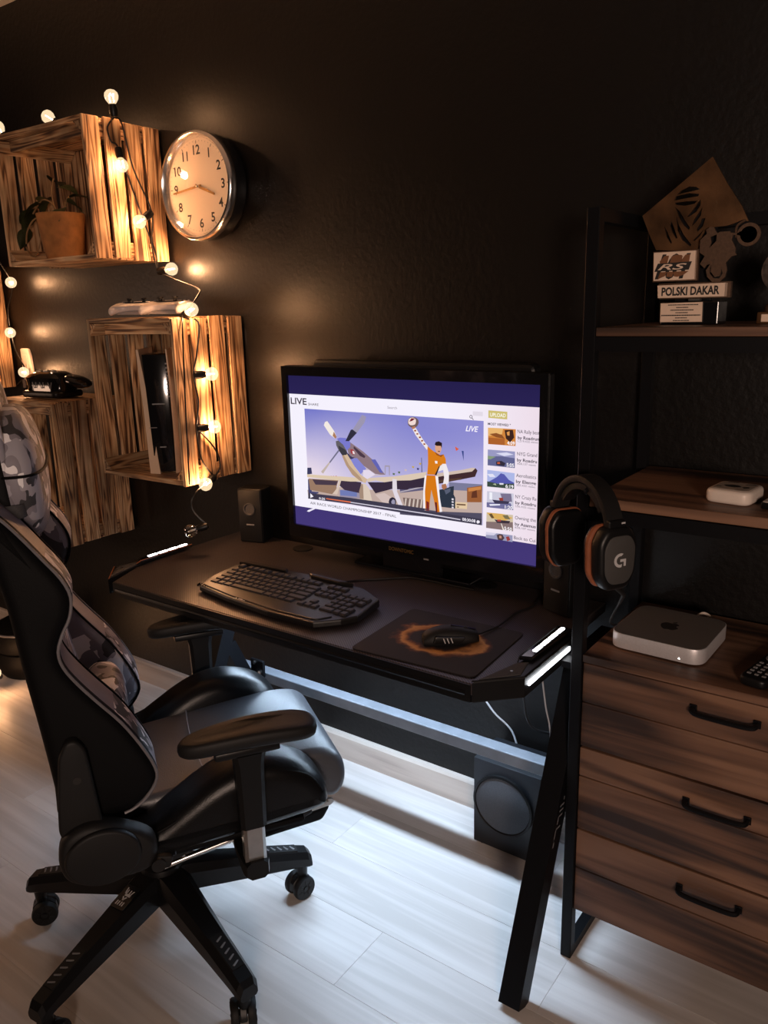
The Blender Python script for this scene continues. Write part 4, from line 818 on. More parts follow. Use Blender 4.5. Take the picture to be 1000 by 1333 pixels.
# ------------------------------------------------------------------ mouse mat and mouse
mp_ = thing('mouse_mat', 'dark cloth mouse mat with a glowing orange print on the desk corner', 'mouse mat', (-0.908, -0.447, DT+0.0004))
b = NB(); prism(b, rounded([(-0.152, -0.148), (0.158, -0.128), (0.143, 0.140), (-0.168, 0.132)], 0.018, 5), 0, 0.003, 'xy', 0.0008, 1); obj('cloth', b, M['mat_print'], mp_, smooth=False)
ms = thing('mouse', 'black gaming mouse with white side slashes on the orange print of the mat', 'mouse', (-0.888, -0.440, DT+0.0038), math.radians(-48))
b = NB(); rings = []                                         # local y points to the front of the mouse
for i in range(15):
    u = i/14; y = -0.064+0.128*u
    w_ = 0.033*(math.sin(PI*min(1, max(0.0, 0.06+0.90*u)))**0.34)*(1-0.16*math.sin(PI*u)); hh = 0.041*(math.sin(PI*min(1, 0.07+0.80*u))**0.55)*(1-0.30*u)
    rings.append([(w_*math.copysign(abs(math.cos(a))**0.8, math.cos(a)), y, 0.002+hh*max(0, math.sin(a))**0.72) for a in [PI*k/16 for k in range(17)]] + [(-w_*0.9, y, 0.0), (w_*0.9, y, 0.0)])
loft(b, rings); obj('body', b, M['soft_black'], ms, angle=60)
b = NB(); box(b, (0, 0.030, 0.0312), (0.0035, 0.060, 0.003), 0.0008, 1, RX(-0.24)); obj('button_split', b, M['gloss_black'], ms)
b = NB(); cyl(b, (-0.004, 0.034, 0.0255), (0.004, 0.034, 0.0255), 0.008, seg=18, bevel=0.001); obj('scroll_wheel', b, M['soft_black'], ms)
b = NB()
for q in range(3): box(b, (0.0318, -0.020+q*0.0085, 0.015), (0.0062, 0.0026, 0.014), 0.0006, 1, RX(0.35))
obj('side_slashes', b, M['silver_print'], ms)
b = NB(); ring_loft_prism(b, rounded([(-0.046, 0.008), (0.02, 0.006), (0.03, 0.020), (-0.04, 0.026)], 0.005), 0.0285, 0.0345, 'yz', 0.0025, 2); obj('thumb_panel', b, M['black_plastic'], ms)
b = NB(); c0 = Vector((0.888, 0.440, -DT-0.0038))
R_ = RZ(math.radians(48))
pts = [R_ @ (Vector(p)+c0) for p in ((-0.846, -0.388, DT+0.010), (-0.836, -0.330, DT+0.0072), (-0.833, -0.295, DT+0.0066), (-0.840, -0.20, DT+0.0028), (-0.826, -0.14, DT+0.0028), (-0.842, -0.05, DT+0.0028))]
tube(b, spline([tuple(p) for p in pts], 6, False), 0.0024, 7); obj('cable', b, M['soft_black'], ms)

# ------------------------------------------------------------------ loose cables under the desk
def cable(label, pts, r=0.0028, m='white_cable', closed=False):
    b = NB(); tube(b, spline(pts, 7, False), r, 7); return tag(obj('cable', b, M[m]), label, 'cable')
cable('thin pale cable drooping below the desk front near the chair armrest', [(-1.32, -0.05, 0.70), (-1.33, -0.05, 0.60), (-1.25, -0.045, 0.55), (-1.17, -0.045, 0.57), (-1.12, -0.045, 0.68)])
cable('thin pale cable curving down behind the bright cross beam under the desk', [(-1.09, -0.05, 0.70), (-1.07, -0.05, 0.50), (-1.00, -0.035, 0.37), (-0.94, -0.013, 0.30), (-0.91, -0.011, 0.2)] )
cable('dark cable hanging from the desk corner towards the subwoofer', [(-0.80, -0.24, 0.70), (-0.80, -0.235, 0.55), (-0.785, -0.22, 0.465), (-0.74, -0.17, 0.43), (-0.68, -0.12, 0.40), (-0.64, -0.06, 0.36)], 0.003, 'soft_black')
cable('thin pale cable hanging beside the shelf post at the desk end', [(-0.676, -0.40, 0.695), (-0.675, -0.38, 0.62), (-0.673, -0.36, 0.56), (-0.674, -0.345, 0.47), (-0.675, -0.33, 0.41)], 0.0018)

# ------------------------------------------------------------------ shelf rack with drawers
CT = 0.777
rk = thing('shelf_rack', 'tall black metal rack with walnut shelves above a three drawer walnut chest', 'shelf', (-0.295, -0.21, 0))
RXo, RYo = 0.295, 0.21
r_ = lambda x, y, z: (x+RXo, y+RYo, z)
PX0, PX1, PF, PB, PT = -0.600, 0.010, -0.387, -0.035, 1.67
for x in (PX0, PX1):
    for y in (PF, PB):
        b = NB(); box2(b, r_(x-0.0125, y-0.0125, 0.0005), r_(x+0.0125, y+0.0125, PT), 0.0015, 1); obj('post', b, M['black_metal'], rk, smooth=False)
    for z in (0.0135, PT-0.0125, 1.092, 1.424):
        b = NB(); box2(b, r_(x-0.012, PF+0.0125, z-0.0125), r_(x+0.012, PB-0.0125, z+0.0115)); obj('side_rail', b, M['black_metal'], rk, smooth=False)
for z in (1.4215, 1.085):
    for y in (PF, PB):
        b = NB(); box2(b, r_(PX0+0.0125, y-0.011, z-0.014), r_(PX1-0.0125, y+0.011, z+0.013)); obj('shelf_rail', b, M['black_metal'], rk, smooth=False)
b = NB(); box2(b, r_(PX0+0.0125, PB-0.011, PT-0.025), r_(PX1-0.0125, PB+0.011, PT)); obj('top_rail', b, M['black_metal'], rk, smooth=False)
b = NB(); box2(b, r_(PX0+0.0128, PF-0.010, 1.4355), r_(PX1-0.0128, PB+0.012, 1.452), 0.0012, 1); obj('shelf', b, M['walnut_x'], rk, smooth=False)
b = NB(); box2(b, r_(PX0+0.0128, PF-0.008, 1.0995), r_(PX1-0.0128, PB+0.012, 1.1195), 0.0012, 1); obj('shelf', b, M['walnut_x'], rk, smooth=False)
b = NB(); box2(b, r_(PX0+0.0128, PF-0.010, CT-0.017), r_(PX1-0.0128, PB+0.012, CT), 0.0012, 1); obj('chest_top', b, M['walnut_x'], rk, smooth=False)
for x in (PX0+0.0135, PX1-0.0275):
    b = NB(); box2(b, r_(x, PF+0.014, 0.136), r_(x+0.014, PB, CT-0.0175)); obj('chest_side', b, M['walnut_y'], rk, smooth=False)
b = NB(); box2(b, r_(PX0+0.028, PF+0.016, 0.136), r_(PX1-0.028, PB, 0.150)); obj('chest_bottom', b, M['walnut_x'], rk, smooth=False)
b = NB(); box2(b, r_(PX0+0.028, PB-0.008, 0.1505), r_(PX1-0.028, PB, CT-0.0175)); obj('chest_back', b, M['walnut_x'], rk, smooth=False)
XL, XR = PX0+0.0135, PX1-0.0135
for z0, z1, zs, zh in ((0.5605, 0.7575, (0.666,), 0.719), (0.3545, 0.5575, (0.487,), 0.511), (0.137, 0.3515, (0.252,), 0.305)):
    b = NB(); cuts = [z0]+list(zs)+[z1]
    for a, c_ in zip(cuts, cuts[1:]):                       # boards of one front with a sunk joint between them
        box2(b, r_(XL, PF-0.006, a+0.0012), r_(XR, PF+0.011, c_-0.0012), 0.0018, 2)
    box2(b, r_(XL+0.01, PF-0.001, z0+0.01), r_(XR-0.01, PF+0.012, z1-0.01))
    d = obj('drawer', b, M['walnut_x'], rk, smooth=False)
    b = NB(); hx0, hx1 = -0.357, -0.240
    tube(b, spline([r_(hx0, PF-0.0065, zh), r_(hx0, PF-0.020, zh), r_(hx0+0.006, PF-0.026, zh-0.002), r_(hx0+0.03, PF-0.028, zh-0.003), r_(hx1-0.03, PF-0.028, zh-0.003), r_(hx1-0.006, PF-0.026, zh-0.002), r_(hx1, PF-0.020, zh), r_(hx1, PF-0.0065, zh)], 3, False), 0.0052, 8)
    for hx in (hx0, hx1): box(b, r_(hx, PF-0.0085, zh), (0.014, 0.004, 0.016), 0.001, 1)
    obj('handle', b, M['black_metal'], d)

b = NB(); tube(b, [r_(-0.600, PF-0.013, 1.151), r_(-0.590, -0.425, 1.151), r_(-0.556, -0.490, 1.151), r_(-0.551, -0.499, 1.160)], 0.0045, 8); obj('headset_hook', b, M['black_metal'], rk)

# ------------------------------------------------------------------ things on the rack
mc = thing('mini_computer', 'flat square aluminium mini computer with a black fruit logo on the chest', 'computer', (-0.456, -0.235, CT+0.0004), -0.03)
b = NB(); ring_loft_prism(b, rounded([(-0.098, -0.098), (0.098, -0.098), (0.098, 0.098), (-0.098, 0.098)], 0.034, 8), 0.003, 0.036, 'xy', 0.0016, 2); obj('body', b, M['aluminium'], mc)
b = NB(); prism(b, rounded([(-0.0965, -0.0965), (0.0965, -0.0965), (0.0965, 0.0965), (-0.0965, 0.0965)], 0.033, 8), 0.0355, 0.0366, 'xy', 0.0004, 1); obj('shaded_top', b, M['aluminium_shaded_top'], mc)  # thin sheet carrying the painted shade of the top face
b = NB(); lathe(b, [(0.06, 0), (0.072, 0.001), (0.075, 0.004)], 32); obj('foot', b, M['black_plastic'], mc)
ap = spline([(0.0, 0.0155), (-0.008, 0.018), (-0.0165, 0.0135), (-0.020, 0.002), (-0.0155, -0.013), (-0.008, -0.0215), (-0.003, -0.0205), (0.0, -0.0195), (0.004, -0.0205), (0.009, -0.0212), (0.0145, -0.015), (0.0185, -0.0065), (0.0135, -0.001), (0.0125, 0.005), (0.0165, 0.0115), (0.010, 0.0175), (0.004, 0.0165)], 4)
b = NB(); prism(b, ap, 0.0362, 0.0369, 'xy'); prism(b, [(0.0, 0.0185), (0.001, 0.0225), (0.005, 0.027), (0.0088, 0.0285), (0.0085, 0.024), (0.005, 0.0195)], 0.0362, 0.0369, 'xy')
lg = obj('logo', b, M['ink'], mc, smooth=False); lg.rotation_euler = (0, 0, 0.06)
b = NB(); prism(b, [(-0.0025, 0), (0.0025, 0), (0, 0.004)], -0.0985, -0.0977, 'xz'); obj('status_light', b, M['status_led'], mc, (0.052, 0, 0.010), smooth=False)
b = NB(); tube(b, spline([(0.02, 0.099, 0.018), (0.02, 0.118, 0.020), (0.03, 0.135, 0.028), (0.045, 0.138, 0.022), (0.05, 0.14, 0.006)], 5, False), 0.004, 8); obj('power_cable', b, M['white'], mc)
rm = thing('remote_control', 'black remote control with a grey ring button lying on the chest', 'remote', (-0.243, -0.265, CT+0.0004), -0.18)
b = NB(); ring_loft_prism(b, rounded([(-0.026, -0.105), (0.026, -0.105), (0.026, 0.105), (-0.026, 0.105)], 0.016, 5), 0, 0.019, 'xy', 0.006, 3); obj('body', b, M['black_plastic'], rm)
b = NB(); lathe(b, [(0.012, 0.018), (0.0135, 0.0205), (0.017, 0.0205), (0.0185, 0.018)], 24, (0, 0.012, 0)); obj('ring_button', b, M['dim_print'], rm)
b = NB()
for i in range(3):
    for j in range(5): box(b, (-0.014+i*0.014, -0.082+j*0.015, 0.0195), (0.0075, 0.006, 0.002), 0.0006, 1)
obj('buttons', b, M['dim_print'], rm)
wb = thing('white_case', 'small white rounded square case with grey print on the middle shelf', 'case', (-0.338, -0.283, 1.1199), -0.12)
b = NB(); ring_loft_prism(b, rounded([(-0.043, -0.047), (0.043, -0.047), (0.043, 0.047), (-0.043, 0.047)], 0.022, 6), 0, 0.027, 'xy', 0.008, 4); obj('shell', b, M['white'], wb)
b = NB(); prism(b, rounded([(-0.033, -0.034), (0.034, -0.034), (0.034, 0.036), (-0.033, 0.036)], 0.010), 0.0268, 0.0275, 'xy'); obj('print_field', b, plain('grey_print_field', lin(168, 156, 146), 0.6, noise=0.25, nscale=60), wb)
b = NB()
for pts in ([(-0.022, 0.0), (-0.008, 0.010), (0.004, 0.008), (0.012, -0.002), (0.002, -0.012), (-0.014, -0.010)], [(0.014, -0.004), (0.024, 0.004), (0.028, -0.006), (0.020, -0.012)], [(0.012, 0.016), (0.030, 0.024), (0.031, 0.030), (0.014, 0.022)], [(-0.024, 0.028), (-0.004, 0.030), (-0.004, 0.033), (-0.024, 0.031)], [(-0.030, -0.018), (-0.022, -0.016), (-0.022, -0.012), (-0.030, -0.014)]):
    prism(b, pts, 0.0273, 0.0278, 'xy')
obj('print', b, M['ink'], wb, smooth=False)
db = thing('dark_card_case', 'thin black case with a white border beside the white case', 'case', (-0.235, -0.290, 1.1199), -0.12)
b = NB(); prism(b, rounded([(-0.042, -0.046), (0.042, -0.046), (0.042, 0.046), (-0.042, 0.046)], 0.006), 0, 0.013, 'xy', 0.002, 2); obj('shell', b, M['black_plastic'], db)
V, F = plate(rounded([(-0.040, -0.044), (0.040, -0.044), (0.040, 0.044), (-0.040, 0.044)], 0.005), [[(-0.034, -0.036), (0.034, -0.036), (0.034, 0.034), (-0.034, 0.034)]], 0.001)
b = NB(); add_vf(b, V, F, lambda x, y, z: (x, y, z+0.0134)); obj('border', b, M['white'], db, smooth=False)
b = NB(); prism(b, [(-0.010, -0.016), (0.018, -0.010), (0.018, 0.008), (-0.004, 0.004)], 0.0128, 0.0138, 'xy'); obj('print', b, M['silver_print'], db, smooth=False)

# trophy: cut bronze plate, motorcyclist, plaques
tr = thing('trophy', 'bronze motorcycle rally trophy with pale name plaques on the top shelf', 'trophy', (-0.45, -0.25, 1.4524))
mm = lambda pts: [(p[0]/1000, p[1]/1000) for p in pts]
V, F = plate(mm(TROPHY['plate']), [mm(h) for h in TROPHY['holes']], 0.006)
b = NB(); add_vf(b, V, F, lambda a, c_, d: (a, 0.012+d, c_)); obj('cut_plate', b, M['bronze'], tr, smooth=False)
V, F = plate(mm(TROPHY['bike']), [mm(h) for h in TROPHY['bh']], 0.005)
b = NB(); add_vf(b, V, F, lambda a, c_, d: (a, d-0.002, c_))
wx, wz = TROPHY['wheel'][0]/1000, TROPHY['wheel'][1]/1000
t = NB(); lathe(t, [(0.0145, -0.0025), (0.0205, -0.0025), (0.0205, 0.0025), (0.0145, 0.0025), (0.0145, -0.0025)], 28, (wx, -0.002, wz), 'y'); merge(b, t)
cyl(b, (wx, -0.0045, wz), (wx, 0.0005, wz), 0.0055, seg=14); obj('motorcyclist', b, M['bronze2'], tr, smooth=False)
b = NB(); tube(b, spline([(wx-0.022, -0.001, wz-0.004), (wx-0.022, -0.001, wz+0.016), (wx-0.008, -0.001, wz+0.026)], 5, False), 0.0022, 6); obj('mudguard', b, M['bronze2'], tr)
def plaque(name, pts, y0, y1):
    b = NB(); prism(b, mm(pts), y0, y1, 'xz', 0.0008, 1); return obj(name, b, M['plaque'], tr, smooth=False)
p1_ = plaque('number_plaque', TROPHY['n101'], -0.014, -0.004); p2_ = plaque('name_plaque', TROPHY['pd'], -0.018, 0.002)
p3_ = plaque('engraved_plaque', TROPHY['base'], -0.024, -0.020)
b = NB(); prism(b, [(-0.080, 0.082), (0.0055, 0.082), (0.0045, 0.139), (-0.082, 0.139)], -0.005, 0.004, 'xz'); obj('plaque_backing', b, M['bronze2'], tr, smooth=False)
b = NB(); prism(b, [(-0.068, 0.049), (0.066, 0.049), (0.066, 0.0785), (-0.070, 0.0785)], 0.0025, 0.014, 'xz'); obj('plaque_backing', b, M['bronze2'], tr, smooth=False)
b = NB(); box2(b, (-0.056, -0.0195, 0), (0.052, 0.045, 0.043), 0.002, 2); obj('base', b, M['gloss_black'], tr, smooth=False)
b = NB(); box2(b, (-0.040, 0.0155, 0.043), (0.030, 0.022, 0.215), 0.001, 1); obj('back_post', b, M['black_metal'], tr, smooth=False)
b = NB(); box(b, (0.004, -0.006, 0.0462), (0.022, 0.012, 0.005), 0.001, 1); obj('stand_foot', b, M['steel'], tr, smooth=False)
b = NB()
for q in TROPHY['m']: prism(b, mm(q), -0.0150, -0.0138, 'xz')
obj('number_101', b, M['logo_brown'], p1_, smooth=False)
b = NB(); text(b, '101', 0.0435, 0.066, bold=0.03, shear=0.38, at=lambda x, y, z: (x-0.073, -0.0144, y+0.0885)); obj('number_outline', b, M['ink'], p1_, smooth=False)
b = NB(); prism(b, mm([(-74, 101), (-68, 116), (-4, 117.5), (-9, 102.5)]), -0.0156, -0.0148, 'xz'); obj('letter_band', b, M['ink'], p1_, smooth=False)
b = NB(); text(b, 'RS', 0.0105, 0.055, bold=0.012, shear=0.35, at=lambda x, y, z: (x-0.068, -0.0158, y+0.104)); obj('letters', b, M['plaque'], p1_, smooth=False)
b = NB(); text(b, 'POLSKI DAKAR', 0.0150, 0.108, bold=0.035, at=lambda x, y, z: (x-0.057, -0.0184, y+0.0555+0.006*x)); obj('letters', b, M['ink'], p2_, smooth=False)
b = NB(); rnd = random.Random(3)
for k, (a, c_) in enumerate(((-0.041, 0.012), (-0.025, -0.003), (-0.036, 0.006), (-0.026, -0.005), (-0.053, 0.021), (-0.026, -0.005), (-0.030, -0.003))):
    x = a; z = 0.0375-0.0049*k
    while x < c_:
        w_ = rnd.uniform(0.0012, 0.004); box(b, (x+w_/2, -0.0242, z), (w_, 0.0004, 0.0018 if k != 4 else 0.0022)); x += w_+0.0006
obj('engraved_lines', b, M['ink'], p3_, smooth=False)
t2 = thing('trophy', 'small round trophy on a pale base cut off by the right photo edge', 'trophy', (-0.292, -0.25, 1.4524))
b = NB(); box2(b, (-0.036, -0.03, 0), (0.036, 0.03, 0.022), 0.003, 2); obj('base', b, M['bronze'], t2)
b = NB(); box(b, (-0.0, -0.0312, 0.011), (0.056, 0.002, 0.014), 0.0008, 1); obj('base_plaque', b, M['plaque'], t2)
b = NB(); lathe(b, [(0.030, 0.022), (0.029, 0.032), (0.018, 0.042), (0.006, 0.05), (0.006, 0.062)], 24); obj('stem', b, M['bronze2'], t2)
b = NB(); lathe(b, [(0.0005, -0.006), (0.036, -0.006), (0.040, -0.003), (0.040, 0.003), (0.036, 0.006), (0.0005, 0.006)], 40, (0, 0, 0.094), 'y'); obj('medallion', b, plain('grey_medallion', lin(96, 88, 84), 0.4, 0.5, noise=0.5, nscale=90), t2)

# ------------------------------------------------------------------ headset hanging at the rack post
hs = thing('headset', 'black headset with rust orange ear cushions hanging at the rack post', 'headset', (-0.562, -0.475, 1.043), math.radians(-32))
b = NB(); rings = []
for i in range(25):
    a = PI*(-0.02+1.04*i/24); x, z = -0.088*math.cos(a), 0.035+0.098*max(-0.2, math.sin(a))
    n = Vector((-math.cos(a)/0.088, 0, math.sin(a)/0.098)).normalized(); wd = 0.017
    rings.append([(x+n.x*q, yy, z+n.z*q) for yy, q in ((-wd, -0.006), (wd, -0.006), (wd+0.002, 0), (wd, 0.006), (-wd, 0.006), (-wd-0.002, 0))])
loft(b, rings); obj('headband', b, M['soft_black'], hs, angle=50)
b = NB(); rings = []
for i in range(17):
    a = PI*(0.2+0.6*i/16); x, z = -0.080*math.cos(a), 0.030+0.092*math.sin(a); wd = 0.014
    n = Vector((-math.cos(a), 0, math.sin(a)))
    rings.append([(x+n.x*q, yy, z+n.z*q) for yy, q in ((-wd, -0.010), (wd, -0.010), (wd, 0.002), (-wd, 0.002))])
loft(b, rings); obj('headband_pad', b, M['leather'], hs)
hexa = lambda w, h: rounded([(-w*0.62, h), (w*0.62, h), (w, h*0.55), (w*0.94, -h*0.55), (w*0.55, -h), (-w*0.55, -h), (-w*0.94, -h*0.55), (-w, h*0.55)], 0.012, 4)
for s in (-1, 1):
    b = NB(); ring_loft_prism(b, hexa(0.043, 0.060), s*0.072, s*0.104, 'yz', 0.010, 4); cup = obj('ear_cup', b, M['black_plastic'], hs)
    b = NB(); prism(b, hexa(0.034, 0.046), s*0.1035, s*0.1075, 'yz', 0.002, 2); obj('cup_plate', b, plain('dark_grey_plate', (0.055, 0.052, 0.05), 0.5, bump=0.2, bscale=600), cup)
    b = NB(); ring_loft_prism(b, hexa(0.044, 0.058), s*0.050, s*0.072, 'yz', 0.009, 4); obj('ear_cushion', b, M['leather'], hs)
    b = NB(); ring_loft_prism(b, hexa(0.0465, 0.0605), s*0.060, s*0.0715, 'yz', 0.005, 3); obj('cushion_rim', b, M['orange_rim'], hs)
    b = NB(); prism(b, [(-0.016, 0.034), (0.016, 0.034), (0.017, 0.058), (0.028, 0.056), (0.030, 0.030)][:4]+[(0.022, 0.045), (0.03, 0.03), (-0.03, 0.03), (-0.022, 0.045)], s*0.086, s*0.098, 'yz', 0.002, 1); obj('yoke', b, M['black_plastic'], hs)
    b = NB(); prism(b, rounded([(-0.0175, 0.034), (0.0175, 0.034), (0.0185, 0.072), (-0.0185, 0.072)], 0.004), s*0.080, s*0.096, 'yz', 0.002, 1); obj('slider', b, M['black_plastic'], hs)
    b = NB(); box(b, (s*0.0965, 0.012, 0.0665), (0.001, 0.008, 0.003)); obj('side_mark', b, M['silver_print'], hs)
    b = NB(); g = [(0.0135*math.cos(math.radians(a)), 0.0135*math.sin(math.radians(a))) for a in range(62, 300, 17)]
    gi = [(0.0082*math.cos(math.radians(a)), 0.0082*math.sin(math.radians(a))) for a in range(299, 61, -17)]
    prism(b, g+gi, s*0.1072, s*0.1081, 'yz'); prism(b, [(0.0, 0.002), (0.0125, 0.002), (0.0125, -0.0115), (0.0080, -0.0115), (0.0080, -0.003), (0.0, -0.003)], s*0.1072, s*0.1081, 'yz'); obj('logo', b, M['silver_print'], cup, smooth=False)
hl = lambda x, y, z: tuple(RZ(math.radians(32)) @ Vector((x+0.562, y+0.475, z-1.043)))
b = NB(); cyl(b, (0.085, 0.010, -0.058), hl(-0.482, -0.47, 0.955), 0.006, 0.004, 10); cyl(b, hl(-0.482, -0.47, 0.955), hl(-0.505, -0.425, 0.918), 0.0045, 0.003, 10)
tube(b, spline([hl(-0.505, -0.425, 0.918), hl(-0.53, -0.38, 0.880), hl(-0.565, -0.30, 0.82), hl(-0.572, -0.20, 0.782), hl(-0.575, -0.08, 0.7805)], 6, False), 0.0024, 7); obj('cable', b, M['soft_black'], hs)

# ------------------------------------------------------------------ floor item behind the chair
pf = thing('floor_pouffe', 'black rounded padded pouffe with piped seams on the floor behind the chair back', 'pouffe', (-3.165, -0.20, 0.0))
b = NB(); lathe(b, [(0.05, 0.001), (0.125, 0.006), (0.15, 0.04), (0.152, 0.075), (0.135, 0.112), (0.12, 0.118)], 36); obj('lower_cushion', b, M['leather_back'], pf)
b = NB(); lathe(b, [(0.12, 0.116), (0.142, 0.124), (0.156, 0.16), (0.15, 0.21), (0.11, 0.235), (0.0005, 0.242)], 36); obj('upper_cushion', b, M['leather_back'], pf)
b = NB(); tube(b, [(0.1485*math.cos(2*PI*k/40), 0.1485*math.sin(2*PI*k/40), 0.211) for k in range(40)], 0.005, 8, True); obj('piping', b, M['piping'], pf)

# ------------------------------------------------------------------ gaming chair (local x = sitter's right, y = forward)
ch = thing('gaming_chair', 'black and grey camouflage gaming chair on a five-star base, turned towards the desk', 'chair', (-1.43, -0.89, 0), math.radians(57-90))
WR = 0.0315
wheel_me = None
for k, a in enumerate((3, -69, -141, 147, 75)):             # the five legs of the star base, degrees left of forward
    al = math.radians(a); ca, sa = math.cos(al), math.sin(al)
    P = lambda r, w, z: (-sa*r + ca*w, ca*r + sa*w, z)
    b = NB(); rings = []
    for r, w, zt, zb in ((0.020, 0.044, 0.212, 0.150), (0.060, 0.042, 0.210, 0.143), (0.14, 0.036, 0.192, 0.128), (0.25, 0.029, 0.165, 0.110), (0.335, 0.026, 0.142, 0.098), (0.362, 0.025, 0.133, 0.092), (0.372, 0.021, 0.120, 0.090)):
        rings.append([P(r, q*w, z) for q, z in ((-1, zb+0.006), (-0.8, zb), (0.8, zb), (1, zb+0.006), (1, zt-0.016), (0.62, zt), (-0.62, zt), (-1, zt-0.016))])
    loft(b, rings); leg = obj('leg', b, M['black_plastic'], ch, angle=25)
    b = NB(); rings = [[P(r, q, z) for q, z in ((-w, zz+0.0002), (w, zz+0.0002), (w*0.9, zz+0.0035), (-w*0.9, zz+0.0035))] for r, w, zz in ((0.245, 0.0175, 0.1655), (0.335, 0.0155, 0.1418))]
    loft(b, rings); obj('grip_pad', b, M['soft_black'], leg, smooth=False)
    b = NB()
    for q in range(5):
        r = 0.258+q*0.0165; z = 0.1655-(r-0.245)*0.263+0.0035
        t = NB(); box(t, (0, 0, 0), (0.018, 0.0045, 0.0022), 0.0008, 1, RZ(al+0.5)); bmesh.ops.translate(t, vec=P(r, 0, z), verts=t.verts); merge(b, t)
    obj('grip_ribs', b, M['dim_print'], leg, smooth=False)
    b = NB(); cyl(b, P(0.348, 0, 0.096), P(0.348, 0, 0.056), 0.016, 0.0135, 14); cs = obj('caster', b, M['black_plastic'], ch)
    sw = al + (0.35, -0.5, 0.2, 0.5, 1.2)[k]                # each caster swivelled its own way
    cx, cy_ = P(0.340, 0, 0)[:2]; ax_ = Vector((math.cos(sw), math.sin(sw), 0))
    b = NB(); c0 = Vector((cx, cy_, WR+0.0005)); cyl(b, c0-ax_*0.027, c0+ax_*0.027, 0.006, seg=10)
    hood = [(-0.030, -0.004), (-0.026, 0.016), (-0.008, 0.030), (0.012, 0.030), (0.028, 0.016), (0.031, 0.002), (0.02, 0.0), (-0.02, 0.0)]
    t = NB(); prism(t, hood, -0.008, 0.008, 'yz', 0.002, 1); bmesh.ops.rotate(t, cent=(0, 0, 0), matrix=RZ(sw), verts=t.verts); bmesh.ops.translate(t, vec=c0, verts=t.verts); merge(b, t)
    obj('caster_hood', b, M['black_plastic'], cs)
    if wheel_me is None:
        t = NB(); lathe(t, [(0.010, -0.0075), (0.012, -0.0085), (0.024, -0.0085), (0.027, -0.0095), (0.0305, -0.0075), (WR, -0.003), (WR, 0.004), (0.029, 0.0085), (0.012, 0.0085), (0.010, 0.006)], 30, axis='x')
        for q in range(7):
            an = 2*PI*q/7; t2_ = NB(); box(t2_, (0.0070, 0, 0.0185), (0.005, 0.0055, 0.012), 0.001, 1); bmesh.ops.rotate(t2_, cent=(0, 0, 0), matrix=RX(an), verts=t2_.verts); merge(t, t2_)
        wheel_me = mesh_of('wheel', t, M['soft_black'])
    for s in (-1, 1): put('wheel', wheel_me, cs, tuple(c0 + ax_*(s*0.0185)), (0, 0, sw if s > 0 else sw+PI))
    if k == 2:                                              # emblem sticker on the leg towards the camera's left
        b = NB(); prism(b, rounded([(-0.020, -0.030), (0.020, -0.030), (0.020, 0.030), (-0.020, 0.030)], 0.006), 0, 0.002, 'xy'); t = NB(); merge(t, b)
        for v in t.verts: v.co = Vector(P(0.115+v.co.y, v.co.x, 0.2005-v.co.y*0.24+v.co.z))
        obj('sticker', t, M['gloss_black'], leg, smooth=False)
        b = NB(); st = lambda r, w, dr, dw, sk=0.0: merge(b, (lambda t: (t.faces.new([t.verts.new(P(0.115+x, y, 0.2028-x*0.24)) for x, y in ((r, w), (r+dr, w+sk), (r+dr, w+dw+sk), (r, w+dw))]), t)[1])(NB()))
        for q in ((0.012, -0.010, 0.010, 0.003), (0.012, -0.004, 0.010, 0.003), (0.012, 0.003, 0.010, 0.003), (0.012, 0.009, 0.010, 0.003), (0.0, -0.006, 0.009, 0.004, 0.006), (0.0, 0.004, 0.009, 0.004, -0.006), (-0.008, -0.010, 0.006, 0.016), (-0.018, -0.012, 0.014, 0.003, 0.004), (-0.018, -0.004, 0.012, 0.003), (-0.018, 0.004, 0.012, 0.003), (-0.022, 0.010, 0.014, 0.003, -0.003)): st(*q)
        obj('emblem', b, M['silver_print'], leg, smooth=False)
b = NB(); lathe(b, [(0.030, 0.135), (0.050, 0.140), (0.052, 0.205), (0.046, 0.222), (0.034, 0.226)], 32); obj('base_hub', b, M['black_plastic'], ch)
b = NB(); lathe(b, [(0.032, 0.222), (0.030, 0.29), (0.026, 0.295), (0.024, 0.352)], 24); obj('gas_lift', b, M['gloss_black'], ch)
b = NB(); box2(b, (-0.085, -0.10, 0.350), (0.085, 0.11, 0.394), 0.012, 3); box2(b, (-0.20, -0.10, 0.390), (0.20, -0.06, 0.408), 0.003, 1); box2(b, (-0.20, 0.14, 0.390), (0.20, 0.18, 0.408), 0.003, 1); obj('tilt_mechanism', b, M['black_metal'], ch)
b = NB(); cyl(b, (0.08, 0.03, 0.375), (0.205, 0.035, 0.380), 0.006, seg=10); obj('lever_rod', b, M['chrome'], ch)
b = NB(); ring_loft_prism(b, rounded([(-0.02, 0.368), (0.02, 0.366), (0.105, 0.398), (0.102, 0.412), (0.03, 0.410), (-0.02, 0.405)], 0.008), 0.185, 0.212, 'yz', 0.006, 3); obj('lever_handle', b, M['soft_black'], ch)

